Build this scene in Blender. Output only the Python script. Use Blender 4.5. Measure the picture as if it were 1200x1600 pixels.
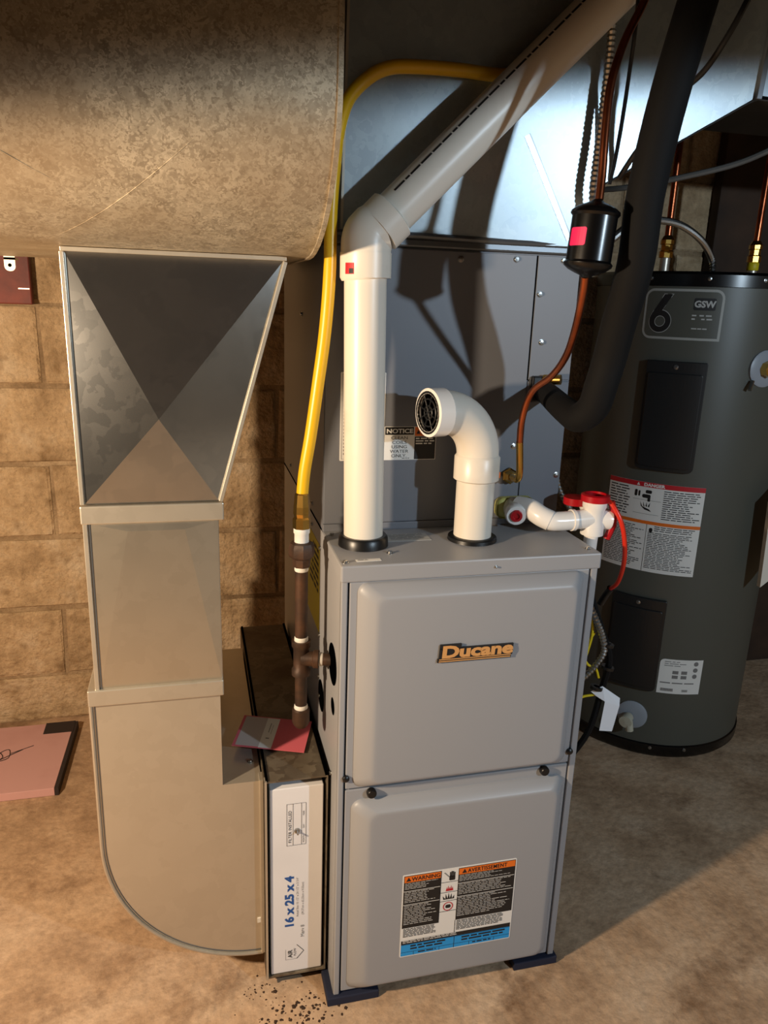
import bpy, bmesh, math, random
from mathutils import Vector, Matrix
random.seed(7)
for o in list(bpy.data.objects): bpy.data.objects.remove(o)
scene = bpy.context.scene
COL = scene.collection

# ------------------------------------------------------------------ camera
cam_d = bpy.data.cameras.new('camera'); cam = bpy.data.objects.new('camera', cam_d); COL.objects.link(cam)
cam_d.sensor_fit = 'VERTICAL'; cam_d.sensor_height = 24.0; cam_d.sensor_width = 18.0
cam_d.lens = 1182.57 * 24.0 / 1600.0
cam_d.clip_start = 0.02
R_ = Vector((0.96996679, -0.24090977, 0.0335693)); U_ = Vector((0.03399703, 0.27092968, 0.9619986)); F_ = Vector((0.24084979, 0.93196544, -0.27098301))
cam.matrix_world = Matrix(((R_.x, U_.x, -F_.x, -0.21458), (R_.y, U_.y, -F_.y, -1.07718), (R_.z, U_.z, -F_.z, 1.23442), (0, 0, 0, 1)))
scene.camera = cam

# ------------------------------------------------------------------ world and lamps
w = bpy.data.worlds.new('world'); scene.world = w; w.use_nodes = True
w.node_tree.nodes['Background'].inputs[0].default_value = (0.5, 0.52, 0.55, 1)
w.node_tree.nodes['Background'].inputs[1].default_value = 0.010

def lamp(name, kind, loc, power, color, size):
    d = bpy.data.lights.new(name, kind); d.energy = power; d.color = color
    d.shadow_soft_size = size
    o = bpy.data.objects.new(name, d); o.location = loc; COL.objects.link(o)
    return o
wl = lamp('warm_bulb_light', 'SPOT', (-1.10, -0.55, 1.12), 98.0, (1.0, 0.765, 0.525), 0.035)   # bulb in a clamp reflector
wl.data.spot_size = math.radians(152); wl.data.spot_blend = 0.14
wl.rotation_euler = Vector((0.45, 0.36, -0.82)).to_track_quat('-Z', 'Y').to_euler()
cl_ = lamp('cool_work_light', 'SPOT', (1.27, -1.84, 1.53), 80.0, (0.68, 0.85, 1.0), 0.03)      # LED work light under a flat shade
cl_.data.spot_size = math.radians(180); cl_.data.spot_blend = 0.03
cl_.rotation_euler = Vector((0.123, 0.083, -0.989)).to_track_quat('-Z', 'Y').to_euler()
scene.view_settings.view_transform = 'Standard'
scene.view_settings.look = 'None'
scene.view_settings.exposure = 0.12
scene.view_settings.gamma = 1.0
scene.view_settings.use_curve_mapping = False

# ------------------------------------------------------------------ materials
def srgb(r, g, b):
    f = lambda c: (c / 255.0 / 12.92) if c / 255.0 <= 0.04045 else ((c / 255.0 + 0.055) / 1.055) ** 2.4
    return (f(r), f(g), f(b), 1.0)

def mat(name, col, rough=0.5, metal=0.0, noise=None, bump=None, spec=0.5, coat=0.0, rnoise=None):
    """noise=(scale, second colour, low, high, detail); bump=(scale, strength, distance)"""
    m = bpy.data.materials.new(name); m.use_nodes = True
    nt = m.node_tree; b = nt.nodes['Principled BSDF']
    b.inputs['Base Color'].default_value = col; b.inputs['Roughness'].default_value = rough
    b.inputs['Metallic'].default_value = metal; b.inputs['Specular IOR Level'].default_value = spec
    b.inputs['Coat Weight'].default_value = coat
    tc = nt.nodes.new('ShaderNodeTexCoord')
    if noise:
        n = nt.nodes.new('ShaderNodeTexNoise'); n.inputs['Scale'].default_value = noise[0]
        n.inputs['Detail'].default_value = noise[4] if len(noise) > 4 else 5
        r = nt.nodes.new('ShaderNodeValToRGB')
        r.color_ramp.elements[0].position = noise[2]; r.color_ramp.elements[0].color = col
        r.color_ramp.elements[1].position = noise[3]; r.color_ramp.elements[1].color = noise[1]
        nt.links.new(tc.outputs['Object'], n.inputs['Vector']); nt.links.new(n.outputs['Fac'], r.inputs['Fac'])
        nt.links.new(r.outputs['Color'], b.inputs['Base Color'])
    if rnoise:
        n3 = nt.nodes.new('ShaderNodeTexNoise'); n3.inputs['Scale'].default_value = rnoise[0]; n3.inputs['Detail'].default_value = 6
        mr = nt.nodes.new('ShaderNodeMapRange'); mr.inputs['To Min'].default_value = rnoise[1]; mr.inputs['To Max'].default_value = rnoise[2]
        mr.inputs['From Min'].default_value = 0.3; mr.inputs['From Max'].default_value = 0.7
        nt.links.new(tc.outputs['Object'], n3.inputs['Vector']); nt.links.new(n3.outputs['Fac'], mr.inputs['Value'])
        nt.links.new(mr.outputs['Result'], b.inputs['Roughness'])
    if bump:
        n2 = nt.nodes.new('ShaderNodeTexNoise'); n2.inputs['Scale'].default_value = bump[0]; n2.inputs['Detail'].default_value = 6
        bp = nt.nodes.new('ShaderNodeBump'); bp.inputs['Strength'].default_value = bump[1]; bp.inputs['Distance'].default_value = bump[2]
        nt.links.new(tc.outputs['Object'], n2.inputs['Vector']); nt.links.new(n2.outputs['Fac'], bp.inputs['Height'])
        nt.links.new(bp.outputs['Normal'], b.inputs['Normal'])
    return m

def galvanised(name, c1, c2, scale, r1, r2, contrast=(0.3, 0.7), metal=1.0, dirt=None):
    """zinc spangle: warped voronoi cells shift colour and roughness a little"""
    m = bpy.data.materials.new(name); m.use_nodes = True
    nt = m.node_tree; b = nt.nodes['Principled BSDF']; L = nt.links.new
    b.inputs['Metallic'].default_value = metal
    tc = nt.nodes.new('ShaderNodeTexCoord')
    nz = nt.nodes.new('ShaderNodeTexNoise'); nz.inputs['Scale'].default_value = scale * 0.8; nz.inputs['Detail'].default_value = 4
    mx = nt.nodes.new('ShaderNodeMix'); mx.data_type = 'VECTOR'; mx.inputs[0].default_value = 0.06
    L(tc.outputs['Object'], nz.inputs['Vector']); L(tc.outputs['Object'], mx.inputs[4]); L(nz.outputs['Color'], mx.inputs[5])
    vo = nt.nodes.new('ShaderNodeTexVoronoi'); vo.inputs['Scale'].default_value = scale
    L(mx.outputs[1], vo.inputs['Vector'])
    sp = nt.nodes.new('ShaderNodeSeparateColor'); L(vo.outputs['Color'], sp.inputs[0])
    n2 = nt.nodes.new('ShaderNodeTexNoise'); n2.inputs['Scale'].default_value = scale * 0.35; n2.inputs['Detail'].default_value = 8
    L(tc.outputs['Object'], n2.inputs['Vector'])
    ad = nt.nodes.new('ShaderNodeMath'); ad.operation = 'ADD'; L(sp.outputs[0], ad.inputs[0]); L(n2.outputs['Fac'], ad.inputs[1])
    hf = nt.nodes.new('ShaderNodeMath'); hf.operation = 'MULTIPLY'; hf.inputs[1].default_value = 0.5; L(ad.outputs[0], hf.inputs[0])
    cr = nt.nodes.new('ShaderNodeValToRGB')
    cr.color_ramp.elements[0].position = contrast[0]; cr.color_ramp.elements[0].color = c1
    cr.color_ramp.elements[1].position = contrast[1]; cr.color_ramp.elements[1].color = c2
    L(hf.outputs[0], cr.inputs['Fac'])
    out = cr.outputs['Color']
    if dirt:
        n4 = nt.nodes.new('ShaderNodeTexNoise'); n4.inputs['Scale'].default_value = 5.0; n4.inputs['Detail'].default_value = 7
        r4 = nt.nodes.new('ShaderNodeMapRange'); r4.inputs['From Min'].default_value = 0.45; r4.inputs['From Max'].default_value = 0.75
        m4 = nt.nodes.new('ShaderNodeMix'); m4.data_type = 'RGBA'; m4.inputs[7].default_value = dirt
        L(tc.outputs['Object'], n4.inputs['Vector']); L(n4.outputs['Fac'], r4.inputs['Value']); L(r4.outputs['Result'], m4.inputs[0])
        L(out, m4.inputs[6]); out = m4.outputs[2]
    L(out, b.inputs['Base Color'])
    mr = nt.nodes.new('ShaderNodeMapRange'); mr.inputs['To Min'].default_value = r1; mr.inputs['To Max'].default_value = r2
    L(hf.outputs[0], mr.inputs['Value']); L(mr.outputs['Result'], b.inputs['Roughness'])
    n5 = nt.nodes.new('ShaderNodeTexNoise'); n5.inputs['Scale'].default_value = 3.0; n5.inputs['Detail'].default_value = 2
    bp = nt.nodes.new('ShaderNodeBump'); bp.inputs['Strength'].default_value = 0.25; bp.inputs['Distance'].default_value = 0.01
    L(tc.outputs['Object'], n5.inputs['Vector']); L(n5.outputs['Fac'], bp.inputs['Height']); L(bp.outputs['Normal'], b.inputs['Normal'])
    return m

def concrete(name, cols, scale, rough, bumpd, stain=None):
    m = bpy.data.materials.new(name); m.use_nodes = True
    nt = m.node_tree; b = nt.nodes['Principled BSDF']; L = nt.links.new
    tc = nt.nodes.new('ShaderNodeTexCoord'); g = nt.nodes.new('ShaderNodeNewGeometry')
    n = nt.nodes.new('ShaderNodeTexNoise'); n.inputs['Scale'].default_value = scale; n.inputs['Detail'].default_value = 10; n.inputs['Roughness'].default_value = 0.62
    L(g.outputs['Position'], n.inputs['Vector'])
    r = nt.nodes.new('ShaderNodeValToRGB'); e = r.color_ramp.elements
    e[0].position = 0.3; e[0].color = cols[0]; e[1].position = 0.72; e[1].color = cols[2]
    k = e.new(0.5); k.color = cols[1]
    L(n.outputs['Fac'], r.inputs['Fac']); out = r.outputs['Color']
    if stain:
        n2 = nt.nodes.new('ShaderNodeTexNoise'); n2.inputs['Scale'].default_value = stain[0]; n2.inputs['Detail'].default_value = 9; n2.inputs['Roughness'].default_value = 0.7
        L(g.outputs['Position'], n2.inputs['Vector'])
        mr = nt.nodes.new('ShaderNodeMapRange'); mr.inputs['From Min'].default_value = stain[2]; mr.inputs['From Max'].default_value = stain[3]
        L(n2.outputs['Fac'], mr.inputs['Value'])
        mx = nt.nodes.new('ShaderNodeMix'); mx.data_type = 'RGBA'; mx.inputs[7].default_value = stain[1]
        L(mr.outputs['Result'], mx.inputs[0]); L(out, mx.inputs[6]); out = mx.outputs[2]
    for (sc_, lo, hi, dk) in ((scale * 14, 0.30, 0.62, 0.72), (scale * 45, 0.25, 0.40, 0.55)):     # fine grain, then pits and specks
        ng = nt.nodes.new('ShaderNodeTexNoise'); ng.inputs['Scale'].default_value = sc_; ng.inputs['Detail'].default_value = 5; ng.inputs['Roughness'].default_value = 0.7
        L(g.outputs['Position'], ng.inputs['Vector'])
        rg = nt.nodes.new('ShaderNodeMapRange'); rg.inputs['From Min'].default_value = lo; rg.inputs['From Max'].default_value = hi
        rg.inputs['To Min'].default_value = dk; rg.inputs['To Max'].default_value = 1.0
        L(ng.outputs['Fac'], rg.inputs['Value'])
        mg = nt.nodes.new('ShaderNodeMix'); mg.data_type = 'RGBA'; mg.blend_type = 'MULTIPLY'; mg.inputs[0].default_value = 1.0
        L(out, mg.inputs[6]); L(rg.outputs['Result'], mg.inputs[7]); out = mg.outputs[2]
    L(out, b.inputs['Base Color']); b.inputs['Roughness'].default_value = rough; b.inputs['Specular IOR Level'].default_value = 0.25
    n3 = nt.nodes.new('ShaderNodeTexNoise'); n3.inputs['Scale'].default_value = scale * 9; n3.inputs['Detail'].default_value = 8
    bp = nt.nodes.new('ShaderNodeBump'); bp.inputs['Strength'].default_value = 0.8; bp.inputs['Distance'].default_value = bumpd
    L(g.outputs['Position'], n3.inputs['Vector']); L(n3.outputs['Fac'], bp.inputs['Height']); L(bp.outputs['Normal'], b.inputs['Normal'])
    return m

M = {}
M['floor'] = concrete('concrete_floor', (srgb(150, 120, 92), srgb(192, 160, 128), srgb(212, 184, 154)), 5.0, 0.8, 0.005, (4.2, srgb(112, 80, 52), 0.55, 0.74))
M['block'] = concrete('concrete_block', (srgb(152, 126, 94), srgb(194, 166, 130), srgb(214, 192, 162)), 8.0, 0.92, 0.012, (14.0, srgb(126, 100, 68), 0.55, 0.72))
M['mortar'] = concrete('mortar', (srgb(122, 100, 74), srgb(160, 136, 106), srgb(186, 162, 130)), 12.0, 0.95, 0.004)
M['plainwall'] = concrete('plain_wall', (srgb(100, 80, 60), srgb(125, 104, 80), srgb(140, 118, 94)), 4.0, 0.95, 0.003)
M['wood'] = mat('joist_wood', srgb(74, 52, 36), 0.8, noise=(6, srgb(48, 34, 24), 0.35, 0.65))
M['oldgalv'] = galvanised('old_galvanised', srgb(146, 134, 114), srgb(206, 194, 170), 130, 0.46, 0.56, (0.2, 0.8), 0.6, dirt=srgb(160, 140, 112))
M['newgalv'] = galvanised('bright_galvanised', srgb(172, 174, 174), srgb(180, 181, 180), 40, 0.15, 0.17, metal=0.96)
M['satgalv'] = galvanised('satin_galvanised', srgb(196, 188, 172), srgb(200, 192, 176), 40, 0.35, 0.38, metal=0.7)
M['midgalv'] = galvanised('half_bright_galvanised', srgb(196, 188, 172), srgb(200, 192, 176), 40, 0.27, 0.30, metal=0.85)
M['plenum'] = galvanised('plenum_galvanised', srgb(158, 168, 174), srgb(168, 178, 182), 60, 0.38, 0.42, metal=0.8)
M['dkgalv'] = galvanised('dull_galvanised', srgb(112, 102, 88), srgb(140, 130, 112), 50, 0.4, 0.6, metal=0.55, dirt=srgb(84, 64, 44))
M['brightcrease'] = mat('crease_glint', srgb(205, 210, 214), 0.2, 1.0)  # lighter, smoother metal: the reflected streak put into the crease's colour
M['frame'] = mat('silver_frame_print', srgb(158, 158, 152), 0.5)
M['shadegalv'] = mat('shaded_galvanised', srgb(44, 40, 36), 0.75, 0.3, noise=(8, srgb(30, 27, 24), 0.35, 0.65))  # near-black metal: shade under the supply trunk put into the colour
M['cleat'] = mat('dark_cleat', srgb(104, 108, 112), 0.4, 0.7)
M['paint'] = mat('grey_paint', srgb(152, 153, 156), 0.42, bump=(900, 0.12, 0.0004))
M['coil'] = mat('coil_grey_paint', srgb(112, 115, 122), 0.45, bump=(900, 0.1, 0.0004))
M['jack'] = mat('heater_jacket_paint', srgb(80, 80, 72), 0.42)
M['black'] = mat('black_plastic', srgb(16, 16, 17), 0.35)
M['blackpaint'] = mat('black_gloss_paint', srgb(8, 8, 9), 0.26)
M['cover'] = mat('black_cover', srgb(30, 30, 30), 0.38)
M['foam'] = mat('black_foam', srgb(7, 7, 8), 0.8, spec=0.25, bump=(400, 0.3, 0.0006))
M['dark'] = mat('dark_opening', srgb(3, 3, 3), 0.95, spec=0.0)
M['navy'] = mat('navy_rubber', srgb(22, 28, 50), 0.8)
M['pvc'] = mat('white_pvc', srgb(226, 218, 204), 0.35, noise=(9, srgb(206, 196, 180), 0.62, 0.8))
M['pvcw'] = mat('bright_white_pvc', srgb(236, 232, 226), 0.25)
M['print'] = mat('black_print', srgb(24, 22, 22), 0.6)
M['greyprint'] = mat('grey_print', srgb(120, 118, 116), 0.6)
M['label'] = mat('white_label', srgb(228, 226, 220), 0.5)
M['silverlabel'] = mat('silver_label', srgb(176, 176, 172), 0.4)
M['orange'] = mat('orange_print', srgb(232, 112, 26), 0.5)
M['red'] = mat('red_print', srgb(190, 24, 36), 0.5)
M['cyan'] = mat('cyan_print', srgb(30, 150, 220), 0.5)
M['bluep'] = mat('blue_print', srgb(32, 82, 150), 0.5)
M['redplastic'] = mat('red_plastic', srgb(176, 14, 26), 0.3)
M['redtube'] = mat('red_tube', srgb(214, 44, 22), 0.3)
M['copper'] = mat('copper', srgb(196, 110, 72), 0.28, 1.0, noise=(14, srgb(128, 66, 42), 0.4, 0.7))
M['brass'] = mat('brass', srgb(206, 164, 84), 0.25, 1.0)
M['iron'] = mat('black_iron', srgb(62, 47, 38), 0.5, 0.35, noise=(30, srgb(92, 64, 46), 0.4, 0.7), bump=(200, 0.3, 0.0008))
M['tape'] = mat('thread_tape', srgb(226, 222, 214), 0.6)
M['yellow'] = mat('yellow_coating', srgb(228, 178, 20), 0.35)
M['yelllabel'] = mat('yellow_label', srgb(222, 196, 24), 0.5)
M['pinkcard'] = mat('pink_card', srgb(212, 100, 112), 0.6)
M['greycard'] = mat('grey_card_print', srgb(186, 176, 172), 0.6)
M['pinkboard'] = mat('pink_foam_board', srgb(204, 158, 154), 0.7, noise=(5, srgb(188, 140, 134), 0.5, 0.75))
M['darkedge'] = mat('dark_board_edge', srgb(44, 34, 32), 0.8)
M['redwood'] = mat('red_painted_wood', srgb(124, 48, 34), 0.6, noise=(14, srgb(92, 32, 24), 0.4, 0.65), bump=(60, 0.3, 0.002))
M['strap'] = mat('steel_strap', srgb(196, 186, 172), 0.4, 0.8)
M['steel'] = mat('zinc_steel', srgb(170, 170, 168), 0.3, 1.0)
M['pinkst'] = mat('magenta_sticker', srgb(222, 30, 100), 0.5)
M['filter'] = mat('white_cardboard', srgb(222, 220, 220), 0.7, noise=(3, srgb(208, 206, 206), 0.5, 0.7))
M['badge'] = mat('copper_badge', srgb(222, 164, 100), 0.4, 0.2)
M['foamyel'] = mat('pale_yellow_seal', srgb(196, 190, 110), 0.6)
M['dust'] = mat('dusty_top', srgb(150, 128, 100), 0.9, noise=(20, srgb(96, 80, 62), 0.4, 0.7))
M['paper'] = mat('white_paper', srgb(232, 234, 238), 0.7)
M['crumb'] = mat('dirt_crumbs', srgb(56, 38, 24), 0.95)
M['ivory'] = mat('ivory_plastic', srgb(190, 186, 166), 0.4)
M['greyplate'] = mat('grey_plate', srgb(150, 156, 164), 0.4)
M['greycable'] = mat('grey_cable', srgb(92, 90, 86), 0.5)

# ------------------------------------------------------------------ mesh helpers
class MB:
    def __init__(s): s.v = []; s.f = []
    def add(s, vs, fs):
        n = len(s.v); s.v += [tuple(p) for p in vs]; s.f += [tuple(i + n for i in f) for f in fs]; return s
    def box(s, x0, x1, y0, y1, z0, z1):
        vs = [(x, y, z) for z in (z0, z1) for y in (y0, y1) for x in (x0, x1)]
        return s.add(vs, [(0, 2, 3, 1), (4, 5, 7, 6), (0, 1, 5, 4), (2, 6, 7, 3), (0, 4, 6, 2), (1, 3, 7, 5)])
    def tube(s, path, r, seg=14, cap=True):
        P = [Vector(p) for p in path]; n = len(P)
        rs = r if isinstance(r, (list, tuple)) else [r] * n
        T = [((P[min(i + 1, n - 1)] - P[max(i - 1, 0)]).normalized()) for i in range(n)]
        a = Vector((0, 0, 1)) if abs(T[0].z) < 0.9 else Vector((0, 1, 0))
        N = T[0].cross(a).normalized(); vs = []; fs = []
        for i in range(n):
            N = (N - T[i] * N.dot(T[i])).normalized(); B = T[i].cross(N)
            for k in range(seg):
                t = 2 * math.pi * k / seg
                vs.append(P[i] + (N * math.cos(t) + B * math.sin(t)) * rs[i])
        for i in range(n - 1):
            for k in range(seg):
                k2 = (k + 1) % seg
                fs.append((i * seg + k, i * seg + k2, (i + 1) * seg + k2, (i + 1) * seg + k))
        if cap:
            fs.append(tuple(range(seg - 1, -1, -1))); fs.append(tuple((n - 1) * seg + k for k in range(seg)))
        return s.add(vs, fs)
    def lathe(s, prof, origin, axis=(0, 0, 1), seg=32):
        """prof = [(radius, height along axis)], straight chain"""
        o = Vector(origin); A = Vector(axis).normalized()
        a = Vector((1, 0, 0)) if abs(A.x) < 0.9 else Vector((0, 1, 0))
        N = A.cross(a).normalized(); B = A.cross(N); vs = []; fs = []
        for (r, h) in prof:
            for k in range(seg):
                t = 2 * math.pi * k / seg
                vs.append(o + A * h + (N * math.cos(t) + B * math.sin(t)) * max(r, 1e-5))
        for i in range(len(prof) - 1):
            for k in range(seg):
                k2 = (k + 1) % seg
                fs.append((i * seg + k, i * seg + k2, (i + 1) * seg + k2, (i + 1) * seg + k))
        return s.add(vs, fs)
    def prism(s, poly, y0, y1):
        """polygon in XZ extruded along Y"""
        n = len(poly)
        vs = [(x, y0, z) for x, z in poly] + [(x, y1, z) for x, z in poly]
        fs = [tuple(range(n)), tuple(range(2 * n - 1, n - 1, -1))]
        fs += [(i, i + n, (i + 1) % n + n, (i + 1) % n) for i in range(n)]
        return s.add(vs, fs)
    def prism_yz(s, poly, x0, x1):
        n = len(poly)
        vs = [(x0, y, z) for y, z in poly] + [(x1, y, z) for y, z in poly]
        fs = [tuple(range(n)), tuple(range(2 * n - 1, n - 1, -1))]
        fs += [(i, i + n, (i + 1) % n + n, (i + 1) % n) for i in range(n)]
        return s.add(vs, fs)
    def plate(s, surf, u0, u1, v0, v1, d0, d1, rc=(0, 0, 0, 0), n=1):
        """slab on a surface; rc = corner radii (low u low v, high u low v, high u high v, low u high v)"""
        if not isinstance(rc, tuple): rc = (rc,) * 4
        us = set(u0 + (u1 - u0) * i / n for i in range(n + 1))
        for r in rc:
            if r > 0:
                for k in range(6):
                    e = r * (1 - math.cos(math.pi / 2 * k / 5)); us.add(u0 + e); us.add(u1 - e)
        us = sorted(us); us = [u for i, u in enumerate(us) if i == 0 or u - us[i - 1] > 1e-6]
        def off(r, dx): return 0 if dx >= r or r <= 0 else r - math.sqrt(max(0, r * r - (r - dx) ** 2))
        vs = []; fs = []
        for u in us:
            lo = v0 + max(off(rc[0], u - u0), off(rc[1], u1 - u)); hi = v1 - max(off(rc[3], u - u0), off(rc[2], u1 - u))
            for d in (d0, d1): vs += [surf(u, lo, d), surf(u, hi, d)]
        m = len(us)
        for i in range(m - 1):
            a = 4 * i; b = a + 4
            fs += [(a + 2, b + 2, b + 3, a + 3), (a, a + 1, b + 1, b), (a, b, b + 2, a + 2), (a + 1, a + 3, b + 3, b + 1)]
        fs += [(0, 2, 3, 1), (4 * m - 4, 4 * m - 3, 4 * m - 1, 4 * m - 2)]
        return s.add(vs, fs)
    def quad(s, surf, u0, u1, v0, v1, d, n=1):
        vs = []; fs = []
        for i in range(n + 1):
            u = u0 + (u1 - u0) * i / n; vs += [surf(u, v0, d), surf(u, v1, d)]
        for i in range(n): fs.append((2 * i, 2 * i + 2, 2 * i + 3, 2 * i + 1))
        return s.add(vs, fs)
    def greek(s, surf, u0, u1, v0, v1, lines, d, h=0.55, ragged=0.3, gap=0.12):
        """rows of unreadably small print"""
        dv = (v1 - v0) / lines
        for i in range(lines):
            vt = v1 - dv * i; end = u1 - (u1 - u0) * ragged * random.random(); u = u0
            while u < end:
                wl = dv * random.uniform(1.2, 4.2); e = min(u + wl, end)
                if e - u > dv * 0.3: s.quad(surf, u, e, vt - dv * h, vt, d)
                u = e + dv * 0.5
        return s
    def text(s, string, surf, u, v, size, d, align='LEFT', bold=0.0, sx=1.0, shear=0.0, rot=False, space=1.0):
        c = bpy.data.curves.new('t', 'FONT'); c.body = string; c.size = size; c.align_x = align; c.offset = bold
        c.resolution_u = 3; c.shear = shear; c.space_character = space; c.fill_mode = 'FRONT'
        o = bpy.data.objects.new('t', c); COL.objects.link(o)
        dg = bpy.context.evaluated_depsgraph_get(); dg.update()
        me = bpy.data.meshes.new_from_object(o.evaluated_get(dg))
        vs = []
        for p in me.vertices:
            a, b_ = p.co.x * sx, p.co.y
            vs.append(surf(u - b_, v + a, d) if rot else surf(u + a, v + b_, d))
        s.add(vs, [tuple(f.vertices) for f in me.polygons])
        bpy.data.objects.remove(o); bpy.data.curves.remove(c); bpy.data.meshes.remove(me)
        return s
    def build(s, name, m, parent=None, smooth=False, bevel=0.0, seg=2, recalc=True):
        me = bpy.data.meshes.new(name); me.from_pydata(s.v, [], s.f)
        if recalc or bevel:
            bm = bmesh.new(); bm.from_mesh(me)
            if recalc: bmesh.ops.recalc_face_normals(bm, faces=bm.faces)
            if bevel:
                es = [e for e in bm.edges if len(e.link_faces) == 2 and e.calc_face_angle(0) > 0.5]
                bmesh.ops.bevel(bm, geom=es, offset=bevel, segments=seg, affect='EDGES', profile=0.5)
            bm.to_mesh(me); bm.free()
        me.materials.append(m)
        if smooth:
            me.polygons.foreach_set('use_smooth', [True] * len(me.polygons)); me.set_sharp_from_angle(angle=math.radians(40))
        me.update()
        o = bpy.data.objects.new(name, me); COL.objects.link(o)
        if parent: adopt(o, parent)
        return o

def adopt(o, parent):
    o.parent = parent
    o.matrix_parent_inverse = Matrix.Translation(-parent.location)
    if 'print' in o.name or 'lettering' in o.name or o.name.startswith(('heading', 'printed_text')): o['kind'] = 'stuff'

def tag(o, label, cat, group=None):
    o['label'] = label; o['category'] = cat
    if group: o['group'] = group
    return o
def thing(name, label, cat, loc, group=None):
    o = bpy.data.objects.new(name, None); o.empty_display_size = 0.05; o.location = loc; COL.objects.link(o)
    return tag(o, label, cat, group)
def struct(o): o['kind'] = 'structure'; return o

def smooth_path(pts, n=6):
    P = [Vector(p) for p in pts]; out = []
    P = [P[0] * 2 - P[1]] + P + [P[-1] * 2 - P[-2]]
    for i in range(1, len(P) - 2):
        for k in range(n):
            t = k / n; a, b, c, d = P[i - 1], P[i], P[i + 1], P[i + 2]
            out.append(0.5 * ((2 * b) + (c - a) * t + (2 * a - 5 * b + 4 * c - d) * t * t + (3 * b - a - 3 * c + d) * t ** 3))
    out.append(P[-2]); return out
def resample(path, step):
    out = [path[0]]; acc = 0.0
    for a, b in zip(path, path[1:]):
        L = (b - a).length; t = step - acc
        while t <= L: out.append(a + (b - a) * (t / L)); t += step
        acc = (acc + L) % step if L > 0 else acc
    return out
def arc(center, a0, a1, r, e1, e2, n=10):
    c = Vector(center); e1 = Vector(e1); e2 = Vector(e2)
    return [c + e1 * (r * math.cos(a0 + (a1 - a0) * i / n)) + e2 * (r * math.sin(a0 + (a1 - a0) * i / n)) for i in range(n + 1)]
def face_y(y):            # surface facing the viewer at depth y; d is how far it stands proud
    return lambda u, v, d: (u, y - d, v)
def face_left(x):         # surface facing -X, u runs along Y
    return lambda u, v, d: (x - d, u, v)
def face_top(z): return lambda u, v, d: (u, v, z + d)

def screw(parent, p, axis, r=0.0045, m='steel', name='screw'):
    return MB().lathe([(0, -0.002), (r * 1.25, -0.002), (r * 1.25, 0.0006), (r * 0.85, 0.001), (r * 0.8, 0.0035), (0, 0.004)], p, axis, 10).build(name, M[m], parent, smooth=True)

ZF = -0.018     # floor level
# ------------------------------------------------------------------ the room
struct(MB().box(-2.3, 2.4, -2.9, 1.35, ZF - 0.1, ZF).build('floor', M['floor']))
WY = 1.12
wb = struct(MB().box(-2.3, 2.4, WY + 0.006, 1.35, ZF, 2.15).build('wall_back', M['mortar']))
CH = 0.2125; BL = 0.415
proto = {}
k = 0
for row in range(-5, 5):
    zt = 1.191 + CH * row; z0 = max(zt - CH + 0.004, ZF); z1 = min(zt - 0.004, 2.14)
    off = -0.60 if (row % 2 == 0) else -0.60 + 0.207
    x = off - BL * 3
    for i in range(9):
        a = x + BL * i + 0.004; b = x + BL * (i + 1) - 0.004
        if b < -1.6 or a > 2.2: continue
        key = (round(b - a, 3), round(z1 - z0, 3), k % 3)
        if key not in proto:
            j = lambda: random.uniform(-0.003, 0.003)
            vs = []
            w2, h2 = (b - a) / 2, (z1 - z0) / 2
            for (sx, sz, yy) in [(-1, -1, 0), (1, -1, 0), (1, 1, 0), (-1, 1, 0)]:
                vs.append((sx * w2 + j(), 0.03, sz * h2)); 
            for (sx, sz) in [(-1, -1), (1, -1), (1, 1), (-1, 1)]:
                vs.append((sx * (w2 - 0.002) + j(), 0.004 + j() * 0.5, sz * (h2 - 0.002) + j()))
            for (sx, sz) in [(-1, -1), (1, -1), (1, 1), (-1, 1)]:
                vs.append((sx * (w2 - 0.008) + j(), j() * 0.6, sz * (h2 - 0.008) + j()))
            fs = [(8, 9, 10, 11)] + [(4 + q, 4 + (q + 1) % 4, 8 + (q + 1) % 4, 8 + q) for q in range(4)] + [(q, (q + 1) % 4, 4 + (q + 1) % 4, 4 + q) for q in range(4)]
            me = bpy.data.meshes.new('block'); me.from_pydata(vs, [], fs); me.materials.append(M['block']); me.update(); proto[key] = me
        o = bpy.data.objects.new('block', proto[key]); o.location = ((a + b) / 2, WY, (z0 + z1) / 2); COL.objects.link(o); o.parent = wb
        k += 1
struct(MB().box(-2.4, -2.3, -2.9, 1.35, ZF, 2.15).build('wall_left', M['plainwall']))
struct(MB().box(2.4, 2.5, -2.9, 1.35, ZF, 2.15).build('wall_right', M['plainwall']))
struct(MB().box(-2.3, 2.4, -3.0, -2.9, ZF, 2.15).build('wall_front', M['plainwall']))
ceil = struct(MB().box(-2.3, 2.4, -2.9, 1.35, 2.15, 2.2).build('ceiling', M['wood']))
for i in range(10): MB().box(-2.1 + 0.45 * i, -2.06 + 0.45 * i, -2.9, 1.12, 1.97, 2.15).build('joist', M['wood'], ceil)

# ------------------------------------------------------------------ return trunk duct (upper left)
t = thing('return_trunk_duct', 'old mottled galvanised trunk duct with rounded underside, upper left', 'duct', (-0.9, 0.2, 1.288))
prof = [(-0.155, 1.96), (-0.155, 1.47)]
for i in range(1, 13):
    a = math.pi / 2 * i / 12
    prof.append((0.085 - 0.24 * math.cos(a), 1.470 - 0.182 * math.sin(a)))
prof += [(0.55, 1.288)]
for i in range(1, 9):
    a = math.pi / 2 * i / 8
    prof.append((0.55 + 0.15 * math.sin(a), 1.288 + 0.15 * (1 - math.cos(a))))
prof += [(0.70, 1.96)]
sh = MB().prism_yz(prof, -1.7, -0.042)
sh.build('duct_shell', M['oldgalv'], t, smooth=True)
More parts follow.
